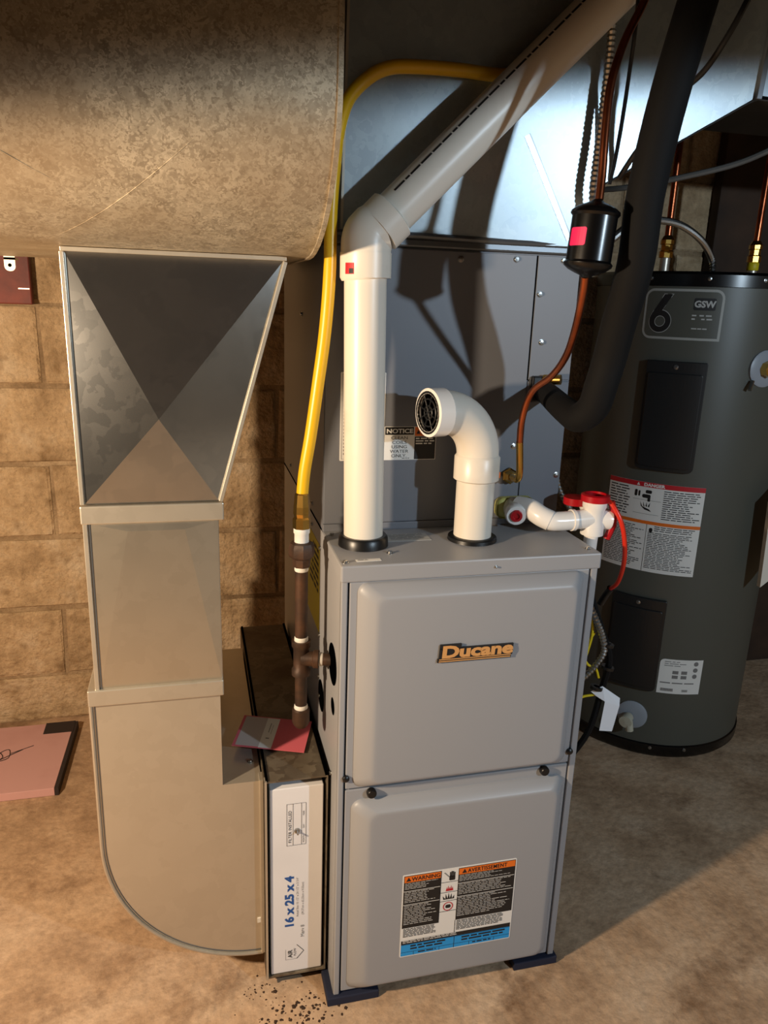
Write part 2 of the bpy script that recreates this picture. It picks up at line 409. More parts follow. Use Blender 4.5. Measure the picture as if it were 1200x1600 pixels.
# end rim, slightly proud of the shell
rim = MB(); rv = []
for (y, z) in prof: rv.append((-0.040, y - 0.0015 if y < 0.3 else y, z - 0.0015))
rim.prism_yz([(y - 0.002 if y < 0.3 else y + .002, z - 0.002) for y, z in prof], -0.046, -0.040)
rim.build('end_rim', M['oldgalv'], t, smooth=True)
def trunk_surf(x, s, d):     # point on the front of the trunk, s = 0..1 down the curve
    if s < 0: return Vector((x, -0.155 - d, 1.47 - s * 0.28))
    a = math.pi / 2 * s
    c, sn = math.cos(a), math.sin(a)
    return Vector((x, 0.085 - (0.24 + d) * c, 1.470 - (0.182 + d) * sn))
for (xa, sa, xb, sb) in ((-0.20, 0.25, -0.37, 0.78), (-0.62, -0.1, -0.36, 0.45)):
    pts = [trunk_surf(xa + (xb - xa) * i / 14, sa + (sb - sa) * i / 14, 0.0) for i in range(15)]
    MB().tube(pts, [0.0001] + [0.0003] * 13 + [0.0001], 8).build('crease', M['oldgalv'], t, smooth=True)

# ------------------------------------------------------------------ return drop: tapered head, neck, elbow
DY = 0.075; DB = 0.60
t = thing('return_air_drop', 'shiny galvanised return drop with X-creased head and curved bottom elbow', 'duct', (-0.28, 0.3, 0.05))
TLp, TRp, BRp, BLp, AP = (-0.376, 1.282), (-0.080, 1.282), (-0.180, 0.927), (-0.374, 0.927), (-0.262, 1.057)
hd = MB()
f = [(p[0], DY, p[1]) for p in (TLp, TRp, BRp, BLp)] + [(AP[0], DY - 0.026, AP[1])]
hd.add(f, [(0, 4, 1), (1, 4, 2), (2, 4, 3), (3, 4, 0)])
hd.build('creased_front_panel', M['newgalv'], t, recalc=False)
body = MB(); q = [TLp, TRp, BRp, BLp]
body.add([(x, DY + 0.001, z) for x, z in q] + [(x, DB, z) for x, z in q], [(0, 1, 5, 4), (1, 2, 6, 5), (2, 3, 7, 6), (3, 0, 4, 7), (4, 5, 6, 7)])
body.build('head_side', M['satgalv'], t)
def strip(a, b, w, y, th, name, m='satgalv', par=None):
    a = Vector((a[0], 0, a[1])); b = Vector((b[0], 0, b[1])); dd = (b - a).normalized(); n = Vector((-dd.z, 0, dd.x)) * w
    ps = [a, b, b + n, a + n]
    return MB().add([(p.x, y - th, p.z) for p in ps] + [(p.x, y, p.z) for p in ps], [(0, 1, 2, 3), (7, 6, 5, 4), (0, 4, 5, 1), (1, 5, 6, 2), (2, 6, 7, 3), (3, 7, 4, 0)]).build(name, M[m], par or t, bevel=0.0008)
strip(TLp, BLp, -0.006, DY, 0.004, 'corner_seam')
strip(TRp, BRp, 0.006, DY, 0.004, 'corner_seam')
strip((-0.38, 1.282), (-0.076, 1.282), 0.006, DY, 0.008, 'top_flange')
MB().box(-0.381, -0.173, DY - 0.006, DB, 0.897, 0.925).build('drive_cleat', M['satgalv'], t, bevel=0.002)
neck = MB().box(-0.372, -0.181, DY, DB, 0.62, 0.90); neck.build('neck', M['satgalv'], t)
# the neck's front is lightly cross-broken: a shallow raised trapezoid
nk = MB()
nk.add([(-0.371, DY - 0.0006, 0.897), (-0.182, DY - 0.0006, 0.897), (-0.182, DY - 0.0006, 0.622), (-0.371, DY - 0.0006, 0.622), (-0.315, DY - 0.007, 0.885), (-0.232, DY - 0.007, 0.885)],
       [(0, 4, 5, 1), (1, 5, 2), (2, 5, 4, 3), (3, 4, 0)])
nk.build('neck_front_panel', M['midgalv'], t, recalc=False)
MB().box(-0.379, -0.372, DY - 0.004, DY + 0.01, 0.62, 0.90).build('corner_seam', M['satgalv'], t, bevel=0.001)
MB().box(-0.3705, -0.3685, DY - 0.002, DY + 0.01, 0.62, 0.90).build('seam_gap', M['cleat'], t)
MB().box(-0.391, -0.180, DY - 0.007, DB, 0.596, 0.624).build('drive_cleat', M['satgalv'], t, bevel=0.002)
elb = [(-0.388, 0.598), (-0.388, 0.33)]
for i in range(1, 25):
    a = math.pi / 2 * i / 24; elb.append((-0.121 - 0.267 * math.cos(a), 0.33 - 0.277 * math.sin(a)))
elb += [(-0.120, 0.421), (-0.186, 0.421), (-0.186, 0.598)]
MB().prism(elb, DY, DB).build('elbow', M['satgalv'], t, smooth=True)
sm = [(x, DY - 0.0015, z) for x, z in elb[:26]]
MB().tube(sm, 0.0032, 8).build('standing_seam', M['satgalv'], t, smooth=True)
sm2 = [(x + 0.006 * (1 if i < 3 else math.cos(math.pi / 2 * min(1, (i - 1) / 24))), DY - 0.0006, z + (0 if i < 3 else 0.006 * math.sin(math.pi / 2 * min(1, (i - 1) / 24)))) for i, (x, z) in enumerate(elb[:26])]
MB().tube(sm2, 0.0007, 6).build('seam_line', M['cleat'], t, smooth=True)
MB().box(-0.124, -0.117, DY - 0.005, DY + 0.02, 0.053, 0.425).build('corner_seam', M['satgalv'], t, bevel=0.001)
MB().box(-0.1305, -0.1245, DY - 0.0022, DY, 0.121, 0.131).build('sticker', M['label'], t)
screw(t, (-0.135, 0.135, 0.421), (0, 0, 1))

# ------------------------------------------------------------------ filter rack and filter
t = thing('filter_rack', 'dull galvanised filter rack between elbow duct and furnace', 'filter rack', (-0.062, 0.37, 0.0))
RX0, RX1, RY0, RY1, RZ0, RZ1 = -0.117, -0.006, 0.055, 0.700, 0.006, 0.430
MB().box(RX0, RX1, RY0, RY1, RZ1 - 0.003, RZ1).build('top_panel', M['dkgalv'], t)
MB().box(RX0, RX1, RY0, RY1, RZ0, RZ0 + 0.004).build('bottom_panel', M['dkgalv'], t)
MB().box(RX0, RX0 + 0.002, RY0, RY1, RZ0 + 0.004, RZ1 - 0.003).build('side_panel', M['dkgalv'], t)
MB().box(RX1 - 0.002, RX1, RY0, RY1, RZ0 + 0.004, RZ1 - 0.003).build('side_panel', M['dkgalv'], t)
MB().box(RX0, RX1, RY1 - 0.003, RY1, RZ0 + 0.004, RZ1 - 0.003).build('back_panel', M['dkgalv'], t)
MB().box(RX0, RX0 + 0.004, RY0 - 0.003, RY0 + 0.012, RZ0, RZ1 + 0.002).build('edge_flange', M['satgalv'], t)
MB().box(RX0 + 0.002, RX0 + 0.0065, RY0 + 0.001, RY1, RZ1, RZ1 + 0.0025).build('dark_gap_line', M['dark'], t)  # dark strip painting the shadow line along the rack's left edge
MB().box(RX1 - 0.005, RX1, RY0, RY1, RZ1, RZ1 + 0.003).build('dark_gap_line', M['dark'], t)  # same dark strip along the furnace-side edge
MB().box(-0.098, -0.012, 0.075, 0.18, ZF, RZ0).build('support_block', M['darkedge'], t)
fl = thing('air_filter', 'white cardboard pleated air filter edge reading 16 x 25 x 4', 'air filter', (-0.062, 0.06, 0.012))
FX0, FX1, FZ0, FZ1 = -0.1075, -0.0135, 0.011, 0.411
MB().box(FX0, FX1, 0.058, 0.68, FZ0, FZ1).build('cardboard_frame', M['filter'], fl, bevel=0.0015)
S = face_y(0.058)
p = MB()
for a in (-0.0785, -0.066, -0.0500, -0.0475): pass
bx0, bx1, bz0, bz1 = -0.0785, -0.0445, 0.292, 0.378
for (u0, u1, v0, v1) in ((bx0, bx1, bz0, bz0 + 0.0006), (bx0, bx1, bz1, bz1 + 0.0006), (bx0, bx0 + 0.0006, bz0, bz1), (bx1, bx1 + 0.0006, bz0, bz1), (bx0 + 0.011, bx0 + 0.0116, bz0, bz1), (bx1 - 0.008, bx1 - 0.0074, bz0, bz1)):
    p.quad(S, u0, u1, v0, v1, 0.0005)
p.text('FILTER INSTALLED', S, bx0 + 0.0085, bz0 + 0.006, 0.0078, 0.0005, rot=True, sx=1.05)
p.text('MONTH', S, bx1 - 0.0025, bz0 + 0.004, 0.0042, 0.0005, rot=True)
p.text('DAY', S, bx1 - 0.0025, bz0 + 0.034, 0.0042, 0.0005, rot=True)
p.text('YEAR', S, bx1 - 0.0025, bz0 + 0.060, 0.0042, 0.0005, rot=True)
p.text('AIR', S, -0.0685, 0.044, 0.0115, 0.0005, rot=True, bold=0.0002)
p.text('FLOW', S, -0.0615, 0.047, 0.0062, 0.0005, rot=True)
for (a, b) in (((-0.060, 0.040), (-0.047, 0.056)), ((-0.047, 0.056), (-0.060, 0.072))):
    a = Vector((a[0], 0, a[1])); b = Vector((b[0], 0, b[1])); n = Vector((-(b - a).z, 0, (b - a).x)).normalized() * 0.0005
    p.add([(q_.x, 0.0575, q_.z) for q_ in (a - n, b - n, b + n, a + n)], [(0, 1, 2, 3)])
for (u0, u1, v0, v1) in ((-0.081, -0.0806, 0.040, 0.064), (-0.0806, -0.060, 0.040, 0.0404)): p.quad(S, u0, u1, v0, v1, 0.0005)
p.build('printed_text', M['print'], fl, recalc=False)
p = MB().text('16 x 25 x 4', S, -0.0665, 0.112, 0.0215, 0.0005, rot=True, bold=0.0009, sx=1.16)
p.build('size_print', M['bluep'], fl, recalc=False)
p = MB().text('Actual Size 15 1/2" x 24 1/2" x 3 3/4"', S, -0.0572, 0.135, 0.0058, 0.0005, rot=True)
p.text('(39.37cm x 62.23cm x 9.53cm)', S, -0.0475, 0.138, 0.0058, 0.0005, rot=True)
p.text('Merv 8', S, -0.0465, 0.088, 0.0095, 0.0005, rot=True)
p.build('small_print', M['greyprint'], fl, recalc=False)
MB().tube([(-0.060, 0.058, 0.322), (-0.060, 0.047, 0.322)], 0.0016, 8).build('screw_tip', M['steel'], fl)
MB().lathe([(0.0055, 0), (0.0045, 0.003), (0, 0.0035)], (-0.060, 0.058, 0.322), (0, -1, 0), 10).build('screw_head', M['steel'], fl)

# ------------------------------------------------------------------ furnace
W = 0.440; H = 0.838; D = 0.745
fu = thing('gas_furnace', 'grey gas furnace with two bulged front doors', 'furnace', (W / 2, D / 2, 0.0))
MB().box(0.003, W - 0.003, 0.026, D, 0.0, H - 0.001).build('casing', M['paint'], fu)
# side skins with a front return flange
for s in (0, 1):
    x0, x1 = (0.0, 0.003) if s == 0 else (W - 0.003, W)
    MB().box(x0, x1, 0.006, D, 0.0, H - 0.002).build('side_skin', M['paint'], fu)
    fx0, fx1 = (0.0, 0.0105) if s == 0 else (W - 0.0125, W)
    MB().box(fx0, fx1, 0.0, 0.010, 0.0, H - 0.004).build('front_flange', M['paint'], fu, bevel=0.002)
MB().box(0.0105, W - 0.0125, 0.018, 0.0265, 0.0, H - 0.004).build('door_recess', M['dark'], fu)
cap = MB().box(-0.002, W + 0.002, -0.005, 0.178, H - 0.028, H); cap.build('top_cap', M['paint'], fu, bevel=0.003)

def pillow(x0, x1, z0, z1, y0, h, ins, rc, n=8):
    """bulged door face: rounded-rectangle loops stepping out from y0 to y0-h; ins=(l,r,b,t)"""
    prof = [(0, 0), (0.02, 0.12), (0.12, 0.30), (0.5, 0.66), (0.8, 0.90), (0.93, 0.975), (1.05, 1.0), (1.25, 1.0)]
    mb = MB(); loops = []
    for (t_, hh) in prof:
        a0, a1 = x0 + ins[0] * t_, x1 - ins[1] * t_; b0, b1 = z0 + ins[2] * t_, z1 - ins[3] * t_
        r = rc; L = []
        for (cx, cz, st) in ((a1 - r, b1 - r, 0), (a0 + r, b1 - r, 90), (a0 + r, b0 + r, 180), (a1 - r, b0 + r, 270)):
            for k_ in range(n + 1):
                an = math.radians(st + 90 * k_ / n); L.append((cx + r * math.cos(an), y0 - h * hh, cz + r * math.sin(an)))
        loops.append(L)
    m = len(loops[0])
    for L in loops: mb.v += L
    for i in range(len(loops) - 1):
        for k_ in range(m):
            k2 = (k_ + 1) % m; mb.f.append((i * m + k_, i * m + k2, (i + 1) * m + k2, (i + 1) * m + k_))
    mb.f.append(tuple((len(loops) - 1) * m + k_ for k_ in range(m)))
    return mb
d1 = MB().box(0.0135, W - 0.0155, 0.0, 0.014, 0.437, H - 0.029).build('upper_door', M['paint'], fu, bevel=0.0015)
pillow(0.026, 0.414, 0.441, 0.808, 0.0, 0.022, (0.030, 0.020, 0.016, 0.022), 0.016).build('bulge', M['paint'], d1, smooth=True)
d2 = MB().box(0.0135, W - 0.0155, 0.001, 0.014, 0.006, 0.4335).build('lower_door', M['paint'], fu, bevel=0.0015)
pillow(0.024, 0.418, 0.012, 0.414, 0.001, 0.023, (0.030, 0.020, 0.020, 0.018), 0.018).build('bulge', M['paint'], d2, smooth=True)
for (x, z) in ((0.058, 0.427), (0.377, 0.428)):
    MB().lathe([(0.0075, -0.001), (0.0085, 0.001), (0.0085, 0.008), (0.007, 0.010), (0, 0.0105)], (x, 0.0, z), (0, -1, 0), 20).build('door_knob', M['black'], fu, smooth=True)
for (x, z) in ((0.0135, 0.459), (0.4245, 0.460)):
    MB().lathe([(0.006, -0.002), (0.006, 0.004), (0.004, 0.006), (0, 0.0065)], (x, 0.0, z), (0, -1, 0), 14).build('door_clip', M['black'], fu, smooth=True)
# badge
bd = MB(); S = face_y(-0.022)
bz = lambda u, v, d: (0.157 + u + v * 0.06, -0.022 - d, 0.672 + v + u * 0.0)
bd.plate(bz, -0.002, 0.125, -0.0005, 0.0055, 0, 0.004).plate(bz, 0.0, 0.127, 0.005, 0.024, 0, 0.004).plate(bz, 0.0, 0.036, 0.023, 0.0305, 0, 0.004)
b_ = bd.build('badge', M['print'], d1)
p = MB().text('Ducane', bz, 0.0030, 0.0085, 0.0285, 0.0048, bold=0.0013, sx=1.40)
p.quad(bz, 0.0, 0.124, 0.0045, 0.0062, 0.0048).quad(bz, -0.0005, 0.1235, 0.0010, 0.0028, 0.0048)
p.build('badge_lettering', M['badge'], b_, recalc=False)
# warning label on the lower door
S = lambda u, v, d: (0.1155 + u, -0.022 - d, 0.0845 + v)
LW, LH = 0.2155, 0.179
lb = MB().plate(S, 0, LW, 0, LH, 0, 0.0006, rc=0.003).build('warning_label', M['label'], d2)
c0, c1 = 0.071, 0.1035
bk = MB()
m_ = 0.0022
bk.quad(S, m_, c0, 0.064, LH - m_, 0.0009).quad(S, c1, LW - m_, 0.064, LH - m_, 0.0009)
bk.quad(S, m_, LW - m_, 0.0275, 0.036, 0.0009)
bk.quad(S, c0 - 0.0005, c0 + 0.0005, 0.064, LH - m_, 0.0009)
for v in (0.0865, 0.109, 0.128, 0.150): bk.quad(S, c0, c1, v, v + 0.001, 0.0009)
bk.quad(S, c1 - 0.001, c1, 0.036, 0.064, 0.0009)
for (u0, u1, v) in ((m_, LW - m_, 0.0265), (m_, LW - m_, 0.010)): bk.quad(S, u0, u1, v, v + 0.0007, 0.0012)
bk.quad(S, c1 - 0.0005, c1 + 0.0005, m_, 0.0275, 0.0012)
for u in (0.026, 0.075, 0.133, 0.182): bk.quad(S, u, u + 0.0007, m_, 0.010, 0.0012)
# hand with shock arc, burst, people symbols
for i, (dx, h_) in enumerate(((0, 0.009), (0.0027, 0.0105), (0.0054, 0.010), (0.0081, 0.008))): bk.quad(S, 0.087 + dx, 0.0892 + dx, 0.162, 0.1625 + h_, 0.0009)
bk.plate(S, 0.0865, 0.0975, 0.1535, 0.163, 0, 0.0009, rc=0.002)
for k_ in range(5): bk.quad(S, 0.0765 + k_ * 0.002, 0.079 + k_ * 0.002, 0.170 - k_ * 0.0022, 0.1715 - k_ * 0.0022, 0.0009)
for k_ in range(5):
    u = 0.079 + 0.004 * k_; hh = (0.008, 0.012, 0.014, 0.012, 0.008)[k_]
    bk.add([S(u - 0.0015, 0.113, 0.0009), S(u + 0.003, 0.113, 0.0009), S(0.087 + (u - 0.087) * 1.35, 0.113 + hh, 0.0009)], [(0, 1, 2)])
bk.plate(S, 0.0825, 0.0925, 0.0935, 0.101, 0, 0.0009, rc=0.003)
bk.text('!', S, 0, 0, 0.001, -0.01)
bk.greek(S, 0.005, 0.068, 0.043, 0.0625, 7, 0.0009, ragged=0.15).greek(S, 0.106, 0.198, 0.040, 0.0625, 8, 0.0009, ragged=0.1)
bk.greek(S, 0.02, 0.09, 0.0125, 0.0245, 2, 0.0014, ragged=0.2).greek(S, 0.118, 0.205, 0.0125, 0.0245, 2, 0.0014, ragged=0.1)
bk.greek(S, 0.035, 0.07, 0.0035, 0.0085, 1, 0.0014, ragged=0.1).greek(S, 0.14, 0.178, 0.0035, 0.0085, 1, 0.0014, ragged=0.1)
bk.build('black_print', M['print'], lb, recalc=False)
og = MB().quad(S, m_ + 0.001, c0 - 0.001, 0.163, LH - m_ - 0.001, 0.0012).quad(S, c1 + 0.001, LW - m_ - 0.001, 0.163, LH - m_ - 0.001, 0.0012)
og.build('orange_band', M['orange'], lb, recalc=False)
tx = MB().text('WARNING', S, 0.016, 0.1655, 0.0115, 0.0015, bold=0.0002, sx=0.95).text('AVERTISSEMENT', S, 0.121, 0.1655, 0.0115, 0.0015, bold=0.0002, sx=0.84, space=1.08)
for u in (0.006, 0.110): tx.add([S(u, 0.1655, 0.0015), S(u + 0.009, 0.1655, 0.0015), S(u + 0.0045, 0.174, 0.0015)], [(0, 1, 2)])
tx.build('heading', M['print'], lb, recalc=False)
wt = MB()
for (u0, u1) in ((0.0045, 0.066), (0.1055, 0.208)):
    wt.greek(S, u0, u1, 0.147, 0.161, 5, 0.0012, 0.26, 0.45).greek(S, u0, u1, 0.118, 0.142, 7, 0.0012, 0.26, 0.45).greek(S, u0, u1, 0.070, 0.113, 12, 0.0012, 0.26, 0.4)
    wt.quad(S, u0 - 0.002, u1 + 0.004, 0.1438, 0.1448, 0.0012).quad(S, u0 - 0.002, u1 + 0.004, 0.1148, 0.1158, 0.0012)
wt.greek(S, 0.005, 0.11, 0.029, 0.0355, 2, 0.0012, 0.4, 0.2)
wt.build('white_print', M['label'], lb, recalc=False)
cy_ = MB().quad(S, m_, LW - m_, m_, 0.0275, 0.0010); cy_.build('blue_band', M['cyan'], lb, recalc=False)
rd = MB()
for k_ in range(5): rd.add([S(0.081 + 0.0027 * k_, 0.131, 0.0009), S(0.0845 + 0.0027 * k_, 0.131, 0.0009), S(0.083 + 0.0027 * k_, 0.140 + 0.003 * (k_ % 2), 0.0009)], [(0, 1, 2)])
for k_ in range(24):
    a, b = 2 * math.pi * k_ / 24, 2 * math.pi * (k_ + 1) / 24
    P2 = lambda r, an: S(0.0873 + r * math.cos(an), 0.0975 + r * math.sin(an), 0.0011)
    rd.add([P2(0.0078, a), P2(0.0095, a), P2(0.0095, b), P2(0.0078, b)], [(0, 1, 2, 3)])
o_ = rd.build('red_symbol', M['red'], lb, recalc=False); o_['kind'] = 'stuff'
# furnace top: grommets, stickers, screws
T = face_top(H)
for (x, y, r) in ((0.055, 0.098, 0.041), (0.249, 0.100, 0.042)):
    MB().lathe([(0.030, 0.018 if x < 0.1 else 0.008), (r - 0.003, 0.018 if x < 0.1 else 0.008), (r, 0.014 if x < 0.1 else 0.006), (r + 0.001, 0.0)], (x, y, H), (0, 0, 1), 40).build('pipe_grommet', M['black'], fu, smooth=True)
def skew(ox, oy, an, z):
    c, s_ = math.cos(an), math.sin(an)
    return lambda u, v, d: (ox + u * c - v * s_, oy + u * s_ + v * c, z + d)
K = skew(0.099, 0.104, 0.0, H)
lbl = MB().plate(K, 0, 0.078, 0, 0.040, 0, 0.0005).build('data_sticker', M['silverlabel'], fu)
MB().greek(K, 0.008, 0.075, 0.006, 0.036, 6, 0.0009, 0.35, 0.3).build('sticker_print', M['greyprint'], lbl, recalc=False)
K = skew(0.026, 0.012, 0.03, H)
lbl = MB().plate(K, 0, 0.040, 0, 0.010, 0, 0.0005).build('code_sticker', M['label'], fu)
pp = MB().greek(K, 0.003, 0.022, 0.003, 0.008, 2, 0.0009)
pp.build('sticker_print', M['greyprint'], lbl, recalc=False)
for (x, y) in ((0.008, 0.012), (0.012, 0.155), (0.088, 0.046), (0.428, 0.02), (0.433, 0.165)): screw(fu, (x, y, H), (0, 0, 1))
screw(fu, (0.252, -0.005, 0.824), (0, -1, 0), 0.002)
# left side: knockouts, yellow sticker, screws
SL = face_left(0.0)
for (y, z, r) in ((0.062, 0.640, 0.036), (0.172, 0.520, 0.030), (0.054, 0.565, 0.015)):
    mb = MB(); vs = [SL(y + r * math.cos(2 * math.pi * k_ / 28), z + r * math.sin(2 * math.pi * k_ / 28), 0.0008) for k_ in range(28)]
    mb.add(vs, [tuple(range(28))]); mb.build('knockout_hole', M['dark'], fu)
yl = MB().plate(SL, 0.205, 0.345, 0.632, 0.802, 0, 0.0006).build('energy_sticker', M['yelllabel'], fu)
MB().greek(SL, 0.215, 0.335, 0.70, 0.79, 7, 0.001, 0.5, 0.5).build('sticker_print', M['print'], yl, recalc=False)
for (y, z) in ((0.20, 0.80), (0.20, 0.63), (0.19, 0.51), (0.20, 0.545), (0.06, 0.43), (0.30, 0.815)): screw(fu, (0.0, y, z), (-1, 0, 0), 0.004)
# rubber pads under the furnace
for (x0, x1, lab) in ((-0.012, 0.085, 'navy rubber pad under the left side of furnace'), (0.355, 0.446, 'navy rubber pad under the right side of furnace')):
    tag(MB().box(x0, x1, -0.006, 0.74, ZF, -0.0005).build('rubber_pad', M['navy'], bevel=0.002), lab, 'pad', 'rubber pads under the furnace')

# ------------------------------------------------------------------ coil cabinet on the furnace
CY = 0.178; CZ0, CZ1 = H, 1.316; CW = 0.446
co = thing('coil_cabinet', 'dark grey cooling coil cabinet standing on furnace', 'coil cabinet', (0.22, 0.46, H))
MB().box(0.0, CW, CY + 0.0015, D, CZ0, CZ1).build('casing', M['coil'], co)
MB().box(0.001, 0.3625, CY - 0.0015, CY + 0.0015, CZ0 + 0.014, CZ1 - 0.002).build('access_panel', M['coil'], co, bevel=0.0007)
MB().box(0.3655, CW - 0.001, CY - 0.0015, CY + 0.0015, 1.105, CZ1 - 0.002).build('corner_panel', M['coil'], co, bevel=0.0007)
MB().box(0.3655, CW - 0.001, CY - 0.0012, CY + 0.0015, CZ0 + 0.014, 1.102).build('connection_panel', M['coil'], co, bevel=0.0007)
MB().box(0.0, CW, CY - 0.004, CY + 0.0015, CZ0, CZ0 + 0.013).build('bottom_lip', M['coil'], co, bevel=0.001)
MB().box(0.3622, 0.3658, CY - 0.0004, CY + 0.0016, 1.104, CZ1 - 0.002).build('panel_gap', M['dark'], co)
for (x, z) in ((0.226, 1.302), (0.325, 1.306), (0.412, 1.308), (0.373, 1.251), (0.384, 1.17), (0.08, 1.300), (0.347, 0.985), (0.437, 0.93)): screw(co, (x, CY - 0.0012, z), (0, -1, 0))
for (y, z) in ((0.30, 0.856), (0.62, 0.86), (0.45, 1.2)): screw(co, (0, y, z), (-1, 0, 0))
MB().box(-0.001, 0.003, CY + 0.01, D, CZ0 - 0.001, CZ0 + 0.002).build('side_seam', M['dark'], co)
S = face_y(CY - 0.0015)
lb = MB().plate(S, 0.027, 0.105, 0.964, 1.115, 0, 0.0006, rc=0.002).build('data_label', M['label'], co)
mb = MB()
for (u0, u1, v0, v1) in ((0.030, 0.102, 0.967, 0.9675), (0.030, 0.102, 1.1115, 1.112), (0.030, 0.0305, 0.967, 1.112), (0.1015, 0.102, 0.967, 1.112)): mb.quad(S, u0, u1, v0, v1, 0.0009)
mb.greek(S, 0.033, 0.10, 0.972, 1.104, 22, 0.0009)
mb.build('label_print', M['greyprint'], lb, recalc=False)
lb = MB().plate(S, 0.1055, 0.199, 0.964, 1.023, 0, 0.0006).build('notice_label', M['label'], co)
mb = MB().quad(S, 0.1065, 0.158, 1.0085, 1.022, 0.0009).quad(S, 0.160, 0.198, 0.965, 1.005, 0.0009)
for i, s_ in enumerate(('CLEAN', 'COILS', 'USING', 'WATER', 'ONLY.')): mb.text(s_, S, 0.1325, 1.0005 - i * 0.0079, 0.0078, 0.0009, 'CENTER', sx=1.25)
mb.greek(S, 0.138, 0.152, 0.9655, 0.9675, 1, 0.0009, ragged=0)
mb.build('black_print', M['print'], lb, recalc=False)
MB().text('NOTICE', S, 0.1325, 1.0115, 0.0105, 0.0012, 'CENTER', bold=0.0003, sx=1.25).greek(S, 0.162, 0.196, 0.9895, 1.003, 3, 0.0012, 0.5, 0.2).build('white_lettering', M['label'], lb, recalc=False)
ob = MB().quad(S, 0.160, 0.198, 1.006, 1.022, 0.0009).build('orange_band', M['orange'], lb, recalc=False)
mb = MB().text('WARNING', S, 0.170, 1.0095, 0.0095, 0.0012, bold=0.0003, sx=0.72); mb.add([S(0.1625, 1.010, 0.0012), S(0.1695, 1.010, 0.0012), S(0.166, 1.017, 0.0012)], [(0, 1, 2)])
mb.build('heading', M['print'], lb, recalc=False)

# ------------------------------------------------------------------ supply plenum with rising transition and trunk
pl = thing('supply_plenum', 'bright galvanised supply plenum above coil cabinet, rising into trunk at right', 'duct', (0.4, 0.46, 1.32))
PZ = 1.96
def lean(mb):       # the front sheet leans forward towards the top and the right
    mb.v = [(x, (CY - 0.08 * (z - 1.33) - 0.04 * max(0, x - 0.02) - (CY - y) if y < 0.3 else y), z) for x, y, z in mb.v]
    return mb
PF = lambda x, z, d=0.0: Vector((x, CY - 0.08 * (z - 1.33) - 0.04 * (x - 0.02) - d, z))
lean(MB().prism([(0.022, 1.330), (0.452, 1.330), (0.452, PZ), (0.022, PZ)], CY, 0.72)).build('plenum_body', M['plenum'], pl)
lean(MB().prism([(0.452, 1.426), (0.711, 1.577), (0.711, PZ), (0.452, PZ)], CY, 0.36)).build('transition_body', M['plenum'], pl)
lean(MB().box(0.711, 1.75, CY + 0.006, 0.36, 1.581, PZ)).build('trunk_body', M['plenum'], pl)
lean(MB().prism([(0.453, 1.4245), (0.712, 1.5755), (1.75, 1.5795), (1.75, 1.5775), (0.712, 1.5735), (0.453, 1.4225)], CY + 0.004, 0.36)).build('underside_shade', M['shadegalv'], pl)  # added dark sheet standing in for the unlit underside
lean(MB().box(0.706, 0.716, CY - 0.008, 0.36, 1.5725, PZ)).build('drive_cleat', M['cleat'], pl, bevel=0.001)
cl = MB().box(0.0, 0.452, CY - 0.010, 0.73, 1.3165, 1.330); cl.build('base_cleat', M['cleat'], pl, bevel=0.003)
MB().tube([(0.0, CY - 0.009, 1.3325), (0.15, CY - 0.011, 1.334), (0.30, CY - 0.010, 1.332), (0.45, CY - 0.010, 1.333)], 0.005, 8).build('sealant_bead', M['cleat'], pl, smooth=True)
lean(MB().box(0.0215, 0.0255, CY - 0.003, CY + 0.01, 1.335, PZ)).build('corner_seam', M['satgalv'], pl)
# raised crease on the plenum face
a, b = PF(0.318, 1.493, 0.0003), PF(0.412, 1.341, 0.0003); dr = (b - a).normalized(); nn = Vector((-dr.z, 0, dr.x))
cr = MB(); vs = []; n_ = 9
for P0 in (a, b):
    for k_ in range(n_):
        tt = -1 + 2 * k_ / (n_ - 1); vs.append(P0 + nn * (0.006 * tt) + Vector((0, -0.0003 * (1 - tt * tt), 0)))
cr.add(vs, [(k_, k_ + 1, n_ + k_ + 1, n_ + k_) for k_ in range(n_ - 1)])
cr.build('crease', M['brightcrease'], pl, smooth=True, recalc=False)

# ------------------------------------------------------------------ vent and intake pipes
VX, VY = 0.055, 0.098; PR = 0.0325
ve = thing('exhaust_vent_pipe', 'tall white plastic vent pipe bending diagonally up to the right', 'pipe', (VX, VY, H))
top = Vector((0.047, VY, 1.300)); 
MB().tube([(VX, VY, H + 0.001), (top.x, VY, 1.275)], PR, 40).build('riser', M['pvc'], ve, smooth=True)
dg = Vector((0.707, -0.025, 0.707)).normalized(); E1 = Vector((0.047, VY, 1.318))
MB().tube([(0.0475, VY, 1.262), (0.0473, VY, 1.264), (0.0470, VY, 1.300)], [PR + 0.004, PR + 0.0065, PR + 0.0065], 40).build('elbow_socket', M['pvc'], ve, smooth=True)
el = [Vector((0.047, VY, 1.298)), Vector((0.047, VY, 1.312))]
for k_ in range(1, 7):
    an = math.radians(45) * k_ / 7
    el.append(E1 + Vector((0, 0, -0.006)) + Vector((0.03 * (1 - math.cos(an)), 0, 0.03 * math.sin(an))))
el += [E1 + dg * 0.028 + Vector((0.0, 0, 0.0))]
MB().tube(el, PR + 0.0055, 40).build('elbow', M['pvc'], ve, smooth=True)
q0 = E1 + dg * 0.024
MB().tube([q0, q0 + dg * 0.030, q0 + dg * 0.032], [PR + 0.0066, PR + 0.0066, PR + 0.004], 40).build('elbow_socket', M['pvc'], ve, smooth=True)
MB().tube([q0 + dg * 0.012, q0 + dg * 0.80], PR, 40).build('diagonal_run', M['pvc'], ve, smooth=True)
side = Vector((-0.707, 0, 0.707)); fr = dg.cross(side).normalized()
if fr.y > 0: fr = -fr
